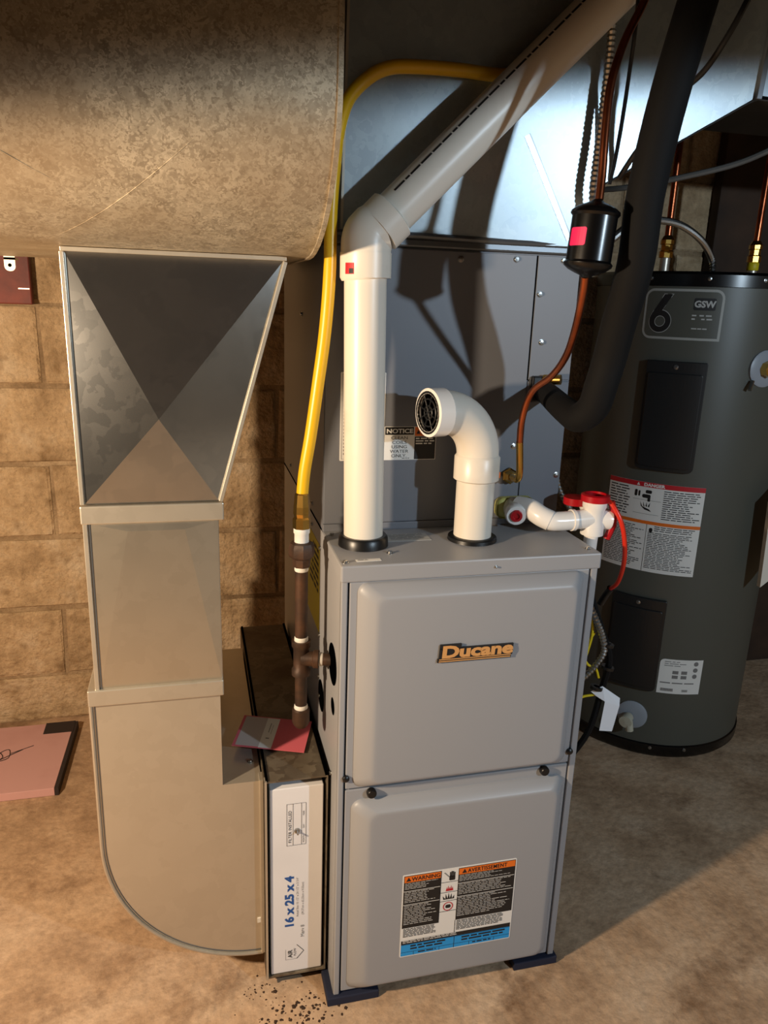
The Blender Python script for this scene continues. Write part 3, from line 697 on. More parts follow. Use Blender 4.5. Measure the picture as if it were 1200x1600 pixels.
def pipe_surf(u, v, d):
    an = math.radians(50) + v / PR
    return q0 + dg * (0.05 + u) + (fr * math.cos(an) + side * math.sin(an)) * (PR + d)
MB().greek(pipe_surf, 0.0, 0.50, -0.0045, 0.0005, 1, 0.0004, 0.75, 0.0).build('pipe_print', M['print'], ve, recalc=False)
def vs_(u, v, d):
    an = math.radians(-120) + u / (PR + 0.0066); return (0.0472 + math.cos(an) * (PR + 0.0066 + d), VY + math.sin(an) * (PR + 0.0066 + d), 1.264 + v)
st = MB().plate(vs_, -0.022, -0.006, 0.004, 0.020, 0, 0.0004, n=5).build('red_sticker', M['red'], ve)
MB().quad(vs_, -0.014, -0.007, 0.005, 0.012, 0.0007, 3).build('sticker_print', M['print'], st, recalc=False)

IX, IY = 0.249, 0.100
it = thing('air_intake_pipe', 'short white plastic intake pipe with elbow and black grille', 'pipe', (IX, IY, H))
MB().tube([(IX, IY, H + 0.001), (IX, IY, 0.972)], PR, 40).build('riser', M['pvc'], it, smooth=True)
MB().tube([(IX, IY, 0.944), (IX, IY, 0.946), (IX, IY, 0.984), (IX, IY, 0.988)], [PR + 0.003, PR + 0.006, PR + 0.006, PR + 0.003], 40).build('elbow_socket', M['pvc'], it, smooth=True)
hd_ = Vector((-0.965, -0.262, 0)).normalized(); rc_ = 0.076
cc = Vector((IX, IY, 0.986)) + hd_ * rc_
pth = [Vector((IX, IY, 0.975))] + arc(cc, 0, math.pi / 2, rc_, -hd_, (0, 0, 1), 14)
MB().tube(pth, PR + 0.003, 40).build('elbow', M['pvc'], it, smooth=True)
e0 = pth[-1]; TR = PR + 0.0065
e0 = e0 + Vector((0, 0, 0.0))
MB().lathe([(PR + 0.002, -0.004), (TR, 0.0), (TR, 0.027), (TR - 0.003, 0.0285), (PR - 0.002, 0.0285), (PR - 0.002, 0.010)], e0, hd_, 40).build('elbow_socket', M['pvcw'], it, smooth=True)
g0 = e0 + hd_ * 0.0265
MB().lathe([(0, -0.004), (PR + 0.001, -0.004), (PR + 0.001, -0.001)], g0, hd_, 32).build('grille_back', M['dark'], it)
gr = MB(); s1 = hd_.cross(Vector((0, 0, 1))).normalized(); s2 = Vector((0, 0, 1))
for r in (0.033, 0.022, 0.011): gr.tube([g0 + (s1 * math.cos(2 * math.pi * k_ / 28) + s2 * math.sin(2 * math.pi * k_ / 28)) * r for k_ in range(29)], 0.0016 if r < 0.03 else 0.003, 6)
for k_ in range(4):
    an = math.pi * k_ / 4 + 0.3; v_ = s1 * math.cos(an) + s2 * math.sin(an); gr.tube([g0 - v_ * 0.033, g0 + v_ * 0.033], 0.0014, 6)
gr.build('grille', M['black'], it, smooth=True)
MB().box(IX + TR - 0.002, IX + TR + 0.0008, IY - 0.010, IY + 0.004, 0.948, 0.958).build('orange_sticker', M['orange'], it)

# ------------------------------------------------------------------ gas piping
gx, gy = -0.047, 0.108
gp = thing('iron_gas_pipe', 'brown black-iron gas pipe with tee and drip leg beside furnace', 'pipe', (gx, gy, 0.50))
def fit(name, m, prof, o=(gx, gy, 0), ax=(0, 0, 1), seg=20): return MB().lathe(prof, o, ax, seg).build(name, M[m], gp, smooth=True)
fit('riser', 'iron', [(0, 0.66), (0.0108, 0.66), (0.0108, 0.80), (0, 0.80)])
fit('drip_leg', 'iron', [(0, 0.535), (0.0108, 0.535), (0.0108, 0.61), (0, 0.61)])
fit('end_cap', 'iron', [(0, 0.498), (0.010, 0.500), (0.0135, 0.505), (0.0155, 0.510), (0.0155, 0.534), (0.0135, 0.536), (0, 0.536)])
fit('tee_body', 'iron', [(0, 0.602), (0.0165, 0.602), (0.0165, 0.612), (0.0135, 0.616), (0.0135, 0.652), (0.0165, 0.656), (0.0165, 0.666), (0, 0.666)])
fit('tee_branch', 'iron', [(0.0125, 0.0), (0.0130, 0.020), (0.0160, 0.022), (0.0160, 0.030), (0, 0.030)], (gx, gy - 0.004, 0.634), (0.96, -0.28, 0))
fit('nipple', 'iron', [(0.0108, 0.028), (0.0108, 0.075), (0, 0.075)], (gx, gy - 0.004, 0.634), (0.96, -0.28, 0))
fit('union', 'iron', [(0, 0.800), (0.0145, 0.801), (0.0155, 0.815), (0.0200, 0.818), (0.0215, 0.822), (0.0215, 0.836), (0.0190, 0.842), (0.0135, 0.844), (0, 0.845)], seg=8)
fit('thread_tape', 'tape', [(0.0112, 0.664), (0.0120, 0.667), (0.0117, 0.672), (0.0105, 0.674)])
fit('thread_tape', 'tape', [(0.0112, 0.534), (0.0122, 0.537), (0.0117, 0.542), (0.0105, 0.544)])
fit('thread_tape', 'tape', [(0.0112, 0.793), (0.0120, 0.796), (0.0117, 0.800), (0.0105, 0.802)])
fit('thread_tape', 'tape', [(0.0112, 0.030), (0.0122, 0.031), (0.0117, 0.036), (0.0105, 0.038)], (gx, gy - 0.004, 0.634), (0.96, -0.28, 0))
fit('adapter', 'tape', [(0.012, 0.843), (0.012, 0.858), (0.0135, 0.860), (0.0135, 0.868), (0, 0.868)])
YEL = [(-0.048, 0.108, 0.898), (-0.043, 0.11, 0.958), (-0.033, 0.11, 1.021), (-0.022, 0.11, 1.102), (-0.012, 0.11, 1.181), (-0.006, 0.11, 1.266), (-0.004, 0.115, 1.357), (0.001, 0.115, 1.429)] + [(0.006, 0.115, 1.471), (0.021, 0.122, 1.512), (0.05, 0.128, 1.543), (0.084, 0.132, 1.561), (0.133, 0.134, 1.567), (0.194, 0.136, 1.569), (0.277, 0.137, 1.571), (0.327, 0.137, 1.604), (0.395, 0.137, 1.676), (0.452, 0.137, 1.742)]
yl = thing('yellow_gas_line', 'yellow coated flexible gas line rising beside white vent pipe', 'gas line', (gx, gy, 0.868))
MB().tube(smooth_path(YEL, 8), 0.0098, 16).build('flexible_tube', M['yellow'], yl, smooth=True)
MB().lathe([(0, 0.868), (0.0150, 0.868), (0.0150, 0.884), (0.0125, 0.887), (0.0140, 0.893), (0.0135, 0.905), (0.0115, 0.925), (0.0100, 0.927)], (gx, gy, 0), (0, 0, 1), 8).build('brass_fitting', M['brass'], yl)

# ------------------------------------------------------------------ refrigerant lines and drier
LIQ1 = [(0.345, 0.178, 0.931), (0.337, 0.15, 0.935), (0.336, 0.125, 0.936), (0.335, 0.115, 0.951), (0.326, 0.105, 1.007), (0.321, 0.09, 1.054), (0.325, 0.07, 1.097), (0.337, 0.03, 1.126), (0.338, -0.01, 1.161), (0.328, -0.05, 1.205), (0.315, -0.085, 1.25), (0.308, -0.1, 1.273)]
LIQ2 = [(0.317, -0.1, 1.37), (0.32, -0.095, 1.404), (0.321, -0.09, 1.459), (0.328, -0.08, 1.514), (0.346, -0.07, 1.566), (0.373, -0.06, 1.616), (0.382, -0.06, 1.65), (0.4, -0.06, 1.716)]
lq = thing('liquid_refrigerant_line', 'thin copper line curving from coil cabinet up to black drier', 'copper pipe', (0.345, 0.17, 0.931))
MB().tube(smooth_path(LIQ1[3:], 6), 0.0056, 12).build('copper_tube', M['copper'], lq, smooth=True)
MB().tube(smooth_path(LIQ1[:5], 6), 0.0062, 12).build('brass_bend', M['brass'], lq, smooth=True)
MB().lathe([(0, 0), (0.015, 0.0), (0.015, 0.010), (0.012, 0.012), (0.012, 0.022), (0.008, 0.030), (0, 0.030)], (0.344, 0.177, 0.931), (-0.25, -1, 0.12), 6).build('flare_nut', M['brass'], lq)
l2 = tag(MB().tube(smooth_path(LIQ2, 6), 0.0056, 12).build('liquid_refrigerant_line', M['copper'], smooth=True), 'thin copper line rising from the top of black drier', 'copper pipe')
dr_ = thing('filter_drier', 'black cylindrical filter drier on copper line with magenta sticker', 'filter drier', (0.309, -0.1, 1.274))
da = (Vector((0.315, -0.1, 1.367)) - Vector((0.309, -0.1, 1.274))).normalized(); d0_ = Vector((0.309, -0.1, 1.274))
MB().lathe([(0.0059, -0.0033), (0.0093, 0.0000), (0.0179, 0.0033), (0.0255, 0.0067), (0.0319, 0.0116), (0.0327, 0.0150), (0.0299, 0.0183), (0.0299, 0.0749), (0.0327, 0.0782), (0.0319, 0.0815), (0.0255, 0.0865), (0.0179, 0.0899), (0.0093, 0.0932), (0.0059, 0.0965)], d0_, da, 40).build('canister', M['blackpaint'], dr_, smooth=True)
def dsurf(u, v, d):
    an = math.radians(-158) + u / 0.0299; r = 0.0299 + d
    return d0_ + da * v + Vector((math.cos(an), math.sin(an), 0)) * r
MB().plate(dsurf, -0.013, 0.013, 0.037, 0.060, 0, 0.0005, rc=0.003, n=6).build('sticker', M['pinkst'], dr_)
SUCT = [(0.395, 0.178, 1.088), (0.386, 0.12, 1.08), (0.379, 0.05, 1.068), (0.381, 0.01, 1.063), (0.39, -0.015, 1.084), (0.391, -0.03, 1.121), (0.394, -0.04, 1.16), (0.39, -0.06, 1.207), (0.382, -0.1, 1.292), (0.379, -0.11, 1.382), (0.396, -0.11, 1.499), (0.42, -0.11, 1.609), (0.433, -0.11, 1.666), (0.449, -0.11, 1.729)]
su = thing('insulated_suction_line', 'thick black insulated refrigerant line sweeping up in front of water heater', 'pipe', (0.395, 0.178, 1.088))
pth = smooth_path(SUCT, 7)
rs = [0.0185 + 0.0065 * min(1, i / 28) for i in range(len(pth))]
MB().tube(pth, rs, 24).build('foam_sleeve', M['foam'], su, smooth=True)
MB().box(0.370, 0.408, 0.166, 0.1785, 1.066, 1.112).build('wall_gasket', M['black'], su, bevel=0.003)
MB().tube([(0.392, 0.170, 1.106), (0.415, 0.150, 1.108)], 0.009, 12).build('brass_stub', M['brass'], su, smooth=True)

# ------------------------------------------------------------------ condensate drain
cd = thing('condensate_trap', 'white plastic condensate drain trap with red caps beside furnace', 'drain pipe', (0.48, 0.10, 0.78))
MB().box(0.318, 0.392, 0.160, 0.1765, 0.853, 0.893).build('drain_port_seal', M['foamyel'], cd, bevel=0.014, seg=4)
ax = Vector((-0.25, -0.95, -0.12)).normalized()
c_ = Vector((0.350, 0.165, 0.876))
MB().lathe([(0, 0), (0.0185, 0), (0.0185, 0.030), (0.0165, 0.034)], c_, ax, 28).build('port_fitting', M['ivory'], cd, smooth=True)
MB().lathe([(0.0175, 0.028), (0.0190, 0.030), (0.0190, 0.044), (0.017, 0.0465), (0.012, 0.0465), (0, 0.046)], c_, ax, 28).build('cleanout_socket', M['pvcw'], cd, smooth=True)
MB().lathe([(0.0115, 0.046), (0.0105, 0.050), (0.006, 0.050), (0.005, 0.047), (0, 0.047)], c_, ax, 24).build('red_plug', M['redplastic'], cd, smooth=True)
hz = [(0.352, 0.150, 0.880), (0.368, 0.128, 0.880), (0.380, 0.108, 0.872), (0.394, 0.098, 0.866), (0.412, 0.096, 0.865), (0.440, 0.096, 0.866), (0.478, 0.098, 0.868)]
MB().tube(smooth_path(hz[:4], 5), 0.0185, 20).build('coupling', M['pvcw'], cd, smooth=True)
MB().tube(smooth_path(hz[2:], 6), 0.0172, 20).build('trap_arm', M['pvcw'], cd, smooth=True)
MB().lathe([(0.0172, 0), (0.0195, 0.001), (0.0195, 0.007), (0.0172, 0.008)], (0.432, 0.096, 0.866), (1, 0, 0), 24).build('socket_ring', M['pvcw'], cd, smooth=True)
MB().lathe([(0, -0.030), (0.0205, -0.030), (0.0205, -0.010), (0.0185, -0.004), (0.0185, 0.016), (0.0215, 0.022), (0.0215, 0.034), (0, 0.034)], (0.478, 0.098, 0.868), (0, 0, 1), 28).build('tee_body', M['pvcw'], cd, smooth=True)
MB().lathe([(0.0205, 0.0), (0.0255, 0.001), (0.0255, 0.012), (0.0215, 0.014), (0.0180, 0.014), (0.0180, 0.005), (0, 0.005)], (0.478, 0.098, 0.899), (0, 0, 1), 28).build('red_cap', M['redplastic'], cd, smooth=True)
MB().tube([(0.478, 0.098, 0.867), (0.482, 0.130, 0.884)], 0.0155, 18).build('back_branch', M['pvcw'], cd, smooth=True)
MB().lathe([(0, 0.0), (0.022, 0.0), (0.022, 0.013), (0, 0.014)], (0.460, 0.135, 0.885), (0, 0, 1), 24).build('red_cap', M['redplastic'], cd, smooth=True)
MB().lathe([(0.014, 0.0), (0.019, 0.014), (0.019, 0.024), (0, 0.024)], (0.485, 0.098, 0.867), (1, -0.1, -0.1), 20).build('side_branch', M['pvcw'], cd, smooth=True)
MB().tube([(0.505, 0.090, 0.900), (0.513, 0.088, 0.880), (0.513, 0.088, 0.855), (0.506, 0.092, 0.830)], 0.0065, 10).build('red_strap', M['redplastic'], cd, smooth=True)
MB().tube([(0.478, 0.098, 0.848), (0.478, 0.110, 0.62), (0.478, 0.15, 0.30), (0.478, 0.17, ZF + 0.002)], 0.0125, 20).build('drop_pipe', M['pvcw'], cd, smooth=True)
RED = [(0.497, 0.09, 0.904), (0.505, 0.08, 0.893), (0.517, 0.07, 0.868), (0.529, 0.07, 0.831), (0.54, 0.08, 0.785), (0.558, 0.12, 0.731), (0.565, 0.16, 0.699)]
rt = thing('red_drain_tube', 'thin red vinyl tube arching from red cap beside water heater', 'tube', (0.565, 0.16, 0.699))
MB().tube(smooth_path(RED, 7), 0.0042, 10).build('vinyl_tube', M['redtube'], rt, smooth=True)
MB().tube([(0.563, 0.150, 0.707), (0.565, 0.165, 0.690), (0.560, 0.175, 0.665)], 0.007, 10).build('black_connector', M['black'], rt, smooth=True)

# ------------------------------------------------------------------ water heater
TX, TY, TR_ = 1.165, 0.838, 0.275
wh = thing('water_heater', 'tall grey-green cylindrical electric water heater', 'water heater', (TX, TY, ZF))
MB().lathe([(TR_, 0.02), (TR_, 1.293)], (TX, TY, 0), seg=96).build('jacket', M['jack'], wh, smooth=True)
MB().lathe([(0, ZF), (TR_ - 0.006, ZF), (TR_ + 0.004, ZF + 0.012), (TR_ + 0.004, 0.021), (TR_ - 0.002, 0.025)], (TX, TY, 0), seg=96).build('base_ring', M['blackpaint'], wh, smooth=True)
MB().lathe([(TR_ - 0.002, 1.288), (TR_ + 0.004, 1.290), (TR_ + 0.004, 1.318), (TR_ - 0.002, 1.325), (TR_ - 0.008, 1.323)], (TX, TY, 0), seg=96).build('top_rim', M['blackpaint'], wh, smooth=True)
MB().lathe([(0, 1.322), (TR_ - 0.006, 1.322)], (TX, TY, 0), seg=96).build('top_plate', M['dust'], wh, smooth=True)
def tank(deg):
    a0 = math.radians(deg)
    def s_(u, v, d):
        an = a0 + u / TR_; r = TR_ + d
        return (TX + r * math.cos(an), TY + r * math.sin(an), v)
    return s_
arcw = lambda a, b: math.radians(b - a) * TR_
# brand panel with the big 6
S = tank(-153.0); lw = arcw(-153, -113.2)
lb = MB().plate(S, 0, lw, 1.160, 1.283, 0, 0.0006, rc=(0.022, 0, 0.022, 0.022), n=24).build('brand_panel', M['frame'], wh)
MB().plate(S, 0.006, lw - 0.006, 1.166, 1.277, 0, 0.0009, rc=(0.016, 0, 0.016, 0.016), n=24).build('panel_face', M['jack'], lb)
def numeral(grow, d):
    mb = MB(); cu, cv, ro, ri = 0.0445, 1.2035, 0.0270 + grow, 0.0135 - grow
    n = 40
    for k_ in range(n):
        a0, a1 = 2 * math.pi * k_ / n, 2 * math.pi * (k_ + 1) / n
        mb.add([S(cu + r * math.cos(t_), cv + r * math.sin(t_), d) for r, t_ in ((ri, a0), (ro, a0), (ro, a1), (ri, a1))], [(0, 1, 2, 3)])
    ang = math.radians(178 - 40 * grow / 0.0012 * 0.03)
    low = (cu + ro * math.cos(ang), cv + ro * math.sin(ang)); g = grow
    pts = [low, (cu - 0.0265 - g * 0.6, cv + 0.008), (cu - 0.0225 - g * 0.8, cv + 0.018), (0.0500 - g, 1.2695 + g), (0.0700 + g * 1.6, 1.2695 + g), (0.0465 + g, cv + ro * 0.93 + g * 0.5), (cu - 0.004, cv + ro * 0.62), (cu - ri, cv + 0.004)]
    mb.add([S(u, v, d) for u, v in pts], [(0, 1, 7), (1, 2, 7), (2, 6, 7), (2, 5, 6), (2, 3, 5), (3, 4, 5)])
    return mb
numeral(0.0014, 0.0011).build('numeral_outline', M['silverlabel'], lb, recalc=False)
numeral(0.0, 0.0014).build('numeral', M['print'], lb, recalc=False)
MB().plate(S, 0.121, 0.172, 1.233, 1.262, 0, 0.0012, rc=0.004, n=8).build('logo_plate', M['print'], lb)
MB().text('GSW', S, 0.1465, 1.2405, 0.0215, 0.0016, 'CENTER', bold=0.0009, sx=1.0).greek(S, 0.120, 0.170, 1.205, 1.222, 2, 0.0012, 0.4, 0.1).greek(S, 0.122, 0.160, 1.186, 1.190, 1, 0.0012, 0.7, 0.1).build('logo_lettering', M['silverlabel'], lb, recalc=False)
# access covers
for (a, b, z0, z1) in ((-147, -117, 0.823, 1.107), (-150, -120, 0.192, 0.466)):
    S = tank(a); lw = arcw(a, b)
    c = MB().plate(S, 0, lw, z0, z1, 0, 0.012, rc=(0.016, 0.016, 0.004, 0.004), n=16).build('access_cover', M['cover'], wh, bevel=0.002)
    MB().plate(S, 0.008, lw - 0.008, z0 + 0.010, z1 - 0.03, 0.010, 0.016, rc=(0.012, 0.012, 0.006, 0.006), n=16).build('raised_field', M['cover'], c, bevel=0.002)
    sp = S(lw * 0.5, z1 - 0.014, 0.012); an = math.radians((a + b) / 2); screw(c, sp, (math.cos(an), math.sin(an), 0), 0.005)
# danger label
S = tank(-161.8); lw = arcw(-161.8, -108.4); z0, z1 = 0.540, 0.787; zm = 0.682
lb = MB().plate(S, 0, lw, z0, z1, 0, 0.0006, n=28).build('danger_label', M['label'], wh)
MB().quad(S, 0, lw, z1 - 0.013, z1, 0.0012, 28).build('red_band', M['red'], lb, recalc=False)
MB().quad(S, 0, lw, zm - 0.009, zm, 0.0012, 28).build('orange_band', M['orange'], lb, recalc=False)
tx = MB().text('DANGER', S, lw * 0.5, z1 - 0.0105, 0.0115, 0.0016, 'CENTER', bold=0.0005, sx=1.15)
tx.add([S(lw * 0.32, z1 - 0.0105, 0.0016), S(lw * 0.32 + 0.009, z1 - 0.0105, 0.0016), S(lw * 0.32 + 0.0045, z1 - 0.0025, 0.0016)], [(0, 1, 2)])
tx.build('heading', M['label'], lb, recalc=False)
bk = MB().greek(S, 0.006, 0.070, zm + 0.006, z1 - 0.018, 11, 0.0010, 0.4, 0.3).greek(S, 0.155, lw - 0.005, zm + 0.006, z1 - 0.018, 14, 0.0010, 0.4, 0.35)
bk.greek(S, 0.006, 0.118, z0 + 0.008, zm - 0.016, 24, 0.0010, 0.4, 0.35).greek(S, 0.127, lw - 0.005, z0 + 0.008, zm - 0.03, 22, 0.0010, 0.4, 0.35).greek(S, 0.142, lw - 0.005, zm - 0.028, zm - 0.012, 3, 0.0010, 0.4, 0.3)
bk.quad(S, 0.1215, 0.1225, z0, zm - 0.009, 0.0010)
bk.plate(S, 0.129, 0.138, zm - 0.030, zm - 0.018, 0, 0.0010, rc=0.004)
# faucet and hand pictogram
bk.plate(S, 0.079, 0.086, 0.746, 0.764, 0, 0.0010, rc=0.003).plate(S, 0.089, 0.094, 0.747, 0.762, 0, 0.0010, rc=0.002)
bk.plate(S, 0.100, 0.122, 0.744, 0.754, 0, 0.0010, rc=0.004).plate(S, 0.108, 0.124, 0.757, 0.766, 0, 0.0010, rc=0.003).plate(S, 0.115, 0.122, 0.735, 0.748, 0, 0.0010, rc=0.002)
for k_ in range(4):
    u = 0.100 + 0.006 * k_; bk.add([S(u, 0.7215, 0.0010), S(u + 0.004, 0.7195, 0.0010), S(u - 0.004 + 0.003 * k_, 0.733, 0.0010)], [(0, 1, 2)])
bk.add([S(0.098, 0.722, 0.001), S(0.122, 0.714, 0.001), S(0.128, 0.708, 0.001), S(0.110, 0.712, 0.001)], [(0, 3, 2, 1)])
for (u0, u1, v) in ((0.076, 0.150, 0.738), (0.080, 0.148, 0.700)): bk.quad(S, u0, u1, v, v + 0.0006, 0.0010, 6)
bk.build('black_print', M['print'], lb, recalc=False)
# rating plate
S = tank(-119.0); lw = arcw(-119, -94.3)
lb = MB().plate(S, 0, lw, 0.189, 0.294, 0, 0.0006, rc=(0, 0, 0, 0.012), n=14).build('rating_label', M['label'], wh)
bk = MB().greek(S, 0.012, 0.075, 0.270, 0.288, 3, 0.001, 0.35, 0.4).greek(S, 0.006, 0.112, 0.215, 0.224, 1, 0.001, 0.4, 0.1, 0.2)
for (u, v) in ((0.036, 0.250), (0.036, 0.236), (0.060, 0.250), (0.060, 0.236)): bk.plate(S, u, u + 0.016, v, v + 0.010, 0, 0.0009)
for v in (0.276, 0.257, 0.238): bk.plate(S, 0.092, 0.105, v, v + 0.013, 0, 0.001, rc=0.006)
for k_ in range(24): bk.quad(S, 0.010 + k_ * 0.0014, 0.0106 + k_ * 0.0014 + 0.0003 * (k_ % 3), 0.196, 0.205, 0.001)
for k_ in range(14): bk.quad(S, 0.068 + k_ * 0.0012, 0.0686 + k_ * 0.0012, 0.196, 0.203, 0.001)
bk.build('label_print', M['greyprint'], lb, recalc=False)
# faint vertical lettering on the left of the jacket
S = tank(-176); bk = MB()
for k_ in range(9): bk.quad(S, 0.0, 0.030 - 0.006 * (k_ % 3), 1.27 - 0.014 * k_ - 0.006, 1.27 - 0.014 * k_, 0.0008, 4)
bk.build('side_lettering', M['print'], wh, recalc=False)
for deg in (-150.6, -94.5, -122, -70):
    an = math.radians(deg); screw(wh, (TX + (TR_ + 0.004) * math.cos(an), TY + (TR_ + 0.004) * math.sin(an), 1.308), (math.cos(an), math.sin(an), 0), 0.004)
for deg in (-118, -98):
    an = math.radians(deg); screw(wh, (TX + (TR_ + 0.004) * math.cos(an), TY + (TR_ + 0.004) * math.sin(an), 0.012), (math.cos(an), math.sin(an), 0), 0.004)
# relief opening and drain
for (deg, z, r, nm) in ((-86, 1.097, 0.046, 'relief_flange'), (-130.5, 0.105, 0.042, 'drain_flange')):
    an = math.radians(deg); n_ = Vector((math.cos(an), math.sin(an), 0)); p0 = Vector((TX, TY, z)) + n_ * (TR_ - 0.004)
    fl_ = MB().lathe([(0, 0), (r, 0), (r, 0.006), (r * 0.9, 0.0085), (r * 0.5, 0.010), (0, 0.010)], p0, n_, 32).build(nm, M['greyplate'], wh, smooth=True)
    if nm == 'relief_flange':
        MB().lathe([(0, 0.009), (0.020, 0.009), (0.020, 0.030), (0, 0.032)], p0, n_, 8).build('relief_valve', M['brass'], fl_)
        MB().tube([p0 + n_ * 0.012 + Vector((-0.036, 0, -0.030)), p0 + n_ * 0.02 + Vector((-0.048, 0, -0.052))], 0.005, 8).build('lever', M['steel'], fl_)
    else:
        MB().lathe([(0.013, 0.008), (0.015, 0.012), (0.015, 0.030), (0.018, 0.032), (0.018, 0.042), (0, 0.044)], p0 + Vector((-0.008, 0, -0.004)), n_ + Vector((-0.3, -0.1, -0.1)), 20).build('drain_valve', M['ivory'], fl_, smooth=True)
        MB().tube([p0 + n_ * 0.034 + Vector((-0.004, 0, -0.004)), p0 + n_ * 0.036 + Vector((0.000, -0.004, -0.034))], 0.011, 14).build('drain_spout', M['ivory'], fl_, smooth=True)
# water pipes on top of the tank
for (lab, x, y, xt, zt) in (('left copper water pipe rising from the heater top', 0.985, 0.75, 0.985, 1.96), ('right copper water pipe with yellow tape on heater top', 1.252, 0.75, 1.256, 1.96)):
    wp = thing('water_pipe', lab, 'copper pipe', (x, y, 1.323), 'copper pipes on the water heater')
    MB().tube([(x, y, 1.395), (xt, y, zt)], 0.0085, 14).build('copper_tube', M['copper'], wp, smooth=True)
    MB().lathe([(0, 1.323), (0.0125, 1.323), (0.0125, 1.362), (0, 1.362)], (x, y, 0), seg=16).build('nipple', M['strap'], wp, smooth=True)
    MB().lathe([(0.013, 1.360), (0.0175, 1.361), (0.0175, 1.376), (0.0145, 1.379), (0.0145, 1.392), (0.017, 1.394), (0.017, 1.404), (0.011, 1.414), (0.0085, 1.416)], (x, y, 0), seg=8).build('brass_fitting', M['brass'], wp)
    if x > 1.1: MB().lathe([(0.0135, 1.340), (0.0150, 1.342), (0.0150, 1.358), (0.0135, 1.360)], (x, y, 0), seg=16).build('yellow_tape', M['yelllabel'], wp, smooth=True)

# ------------------------------------------------------------------ cables
def armoured(path, r, label, group=None):
    p = resample(smooth_path(path, 10), 0.0038); rs = [r if i % 2 else r * 0.74 for i in range(len(p))]
    return tag(MB().tube(p, rs, 10).build('armoured_cable', M['steel'], smooth=False), label, 'cable', group or 'armoured cables')
armoured([(0.424, 0.118, 1.681), (0.428, 0.118, 1.63), (0.429, 0.12, 1.569), (0.429, 0.125, 1.488), (0.431, 0.13, 1.403), (0.4555, 0.15, 1.345)], 0.0075, 'silver armoured cable rising beside copper line above black drier')
armoured([(0.450, 0.21, 1.335), (0.4505, 0.21, 1.274), (0.4505, 0.21, 1.21), (0.4505, 0.21, 1.099), (0.4515, 0.21, 0.982), (0.458, 0.20, 0.90), (0.505, 0.19, 0.83)], 0.0058, 'silver armoured cable running down right edge of coil cabinet')
armoured([(0.597, 0.35, 1.361), (0.665, 0.4, 1.396), (0.77, 0.5, 1.42), (0.876, 0.55, 1.421), (0.976, 0.6, 1.395), (1.05, 0.65, 1.356), (1.059, 0.65, 1.322)], 0.0085, 'silver armoured cable arching onto water heater top')
armoured([(0.52, 0.15, 0.68), (0.535, 0.14, 0.645), (0.552, 0.14, 0.610), (0.560, 0.14, 0.575), (0.545, 0.15, 0.535), (0.520, 0.16, 0.50), (0.50, 0.17, 0.47)], 0.0068, 'silver armoured cable looping low beside furnace right edge')
def cable(path, r, m, label, cat='cable'):
    return tag(MB().tube(smooth_path(path, 8), r, 8).build('cable', M[m], smooth=True), label, cat)
cable([(0.56, -0.06, 1.72), (0.537, -0.05, 1.645), (0.525, -0.03, 1.6), (0.517, 0.0, 1.566), (0.503, 0.035, 1.54), (0.490, 0.08, 1.494), (0.484, 0.11, 1.468), (0.477, 0.135, 1.438)], 0.0045, 'black', 'black cable slanting across plenum behind insulated line')
cable([(0.43, 0.055, 1.70), (0.434, 0.06, 1.628), (0.444, 0.08, 1.588), (0.452, 0.1, 1.522), (0.455, 0.115, 1.461), (0.452, 0.12, 1.425)], 0.0032, 'black', 'thin black wire hanging beside upper copper line')
cable([(1.10, 0.30, 1.63), (0.966, 0.35, 1.565), (0.892, 0.4, 1.527), (0.795, 0.45, 1.5), (0.737, 0.5, 1.488), (0.69, 0.55, 1.483), (0.60, 0.75, 1.49)], 0.006, 'greycable', 'grey cable sagging under supply trunk above heater')
cable([(0.515, 0.19, 0.79), (0.53, 0.17, 0.70), (0.555, 0.15, 0.62), (0.574, 0.14, 0.56), (0.570, 0.15, 0.48), (0.555, 0.15, 0.40), (0.53, 0.16, 0.34), (0.50, 0.17, 0.30)], 0.0065, 'foam', 'black control cable looping down between furnace and heater')
cable([(0.500, 0.16, 0.44), (0.515, 0.15, 0.52), (0.530, 0.15, 0.58), (0.535, 0.15, 0.62), (0.528, 0.155, 0.655)], 0.0028, 'yelllabel', 'yellow wire beside the looping armoured cable', 'wire')
cable([(0.560, 0.148, 0.515), (0.552, 0.15, 0.535), (0.535, 0.155, 0.545), (0.522, 0.155, 0.575), (0.540, 0.15, 0.615)], 0.0026, 'yelllabel', 'short yellow wire curling above white paper tag', 'wire')
cable([(0.555, 0.148, 0.478), (0.530, 0.155, 0.470), (0.512, 0.16, 0.445), (0.503, 0.165, 0.41)], 0.0026, 'yelllabel', 'yellow wire curving below white paper tag', 'wire')
for (pt, lab) in (((0.567, 0.143, 0.590), 'black cable tie on the upper looped cables'), ((0.573, 0.142, 0.540), 'black cable tie at middle of looped cables'), ((0.556, 0.146, 0.495), 'black cable tie above white paper tag')):
    q_ = Vector(pt)
    tag(MB().lathe([(0.006, -0.003), (0.013, -0.003), (0.013, 0.003), (0.006, 0.003)], q_, (0.2, 0, 1), 14).build('cable_tie', M['black'], smooth=True), lab, 'cable tie', 'black cable ties')
tg = MB()
tv = [(0.545, 0.146, 0.487), (0.566, 0.140, 0.500), (0.608, 0.138, 0.470), (0.605, 0.132, 0.455), (0.594, 0.130, 0.400), (0.566, 0.132, 0.404), (0.572, 0.134, 0.468), (0.555, 0.142, 0.478)]
tg.add(tv + [(x, y + 0.0006, z) for x, y, z in tv], [(0, 1, 6, 7), (1, 2, 3, 6), (3, 4, 5, 6), (8, 15, 14, 9), (9, 14, 11, 10), (11, 14, 13, 12)] + [(i, (i + 1) % 8, 8 + (i + 1) % 8, 8 + i) for i in range(8)])
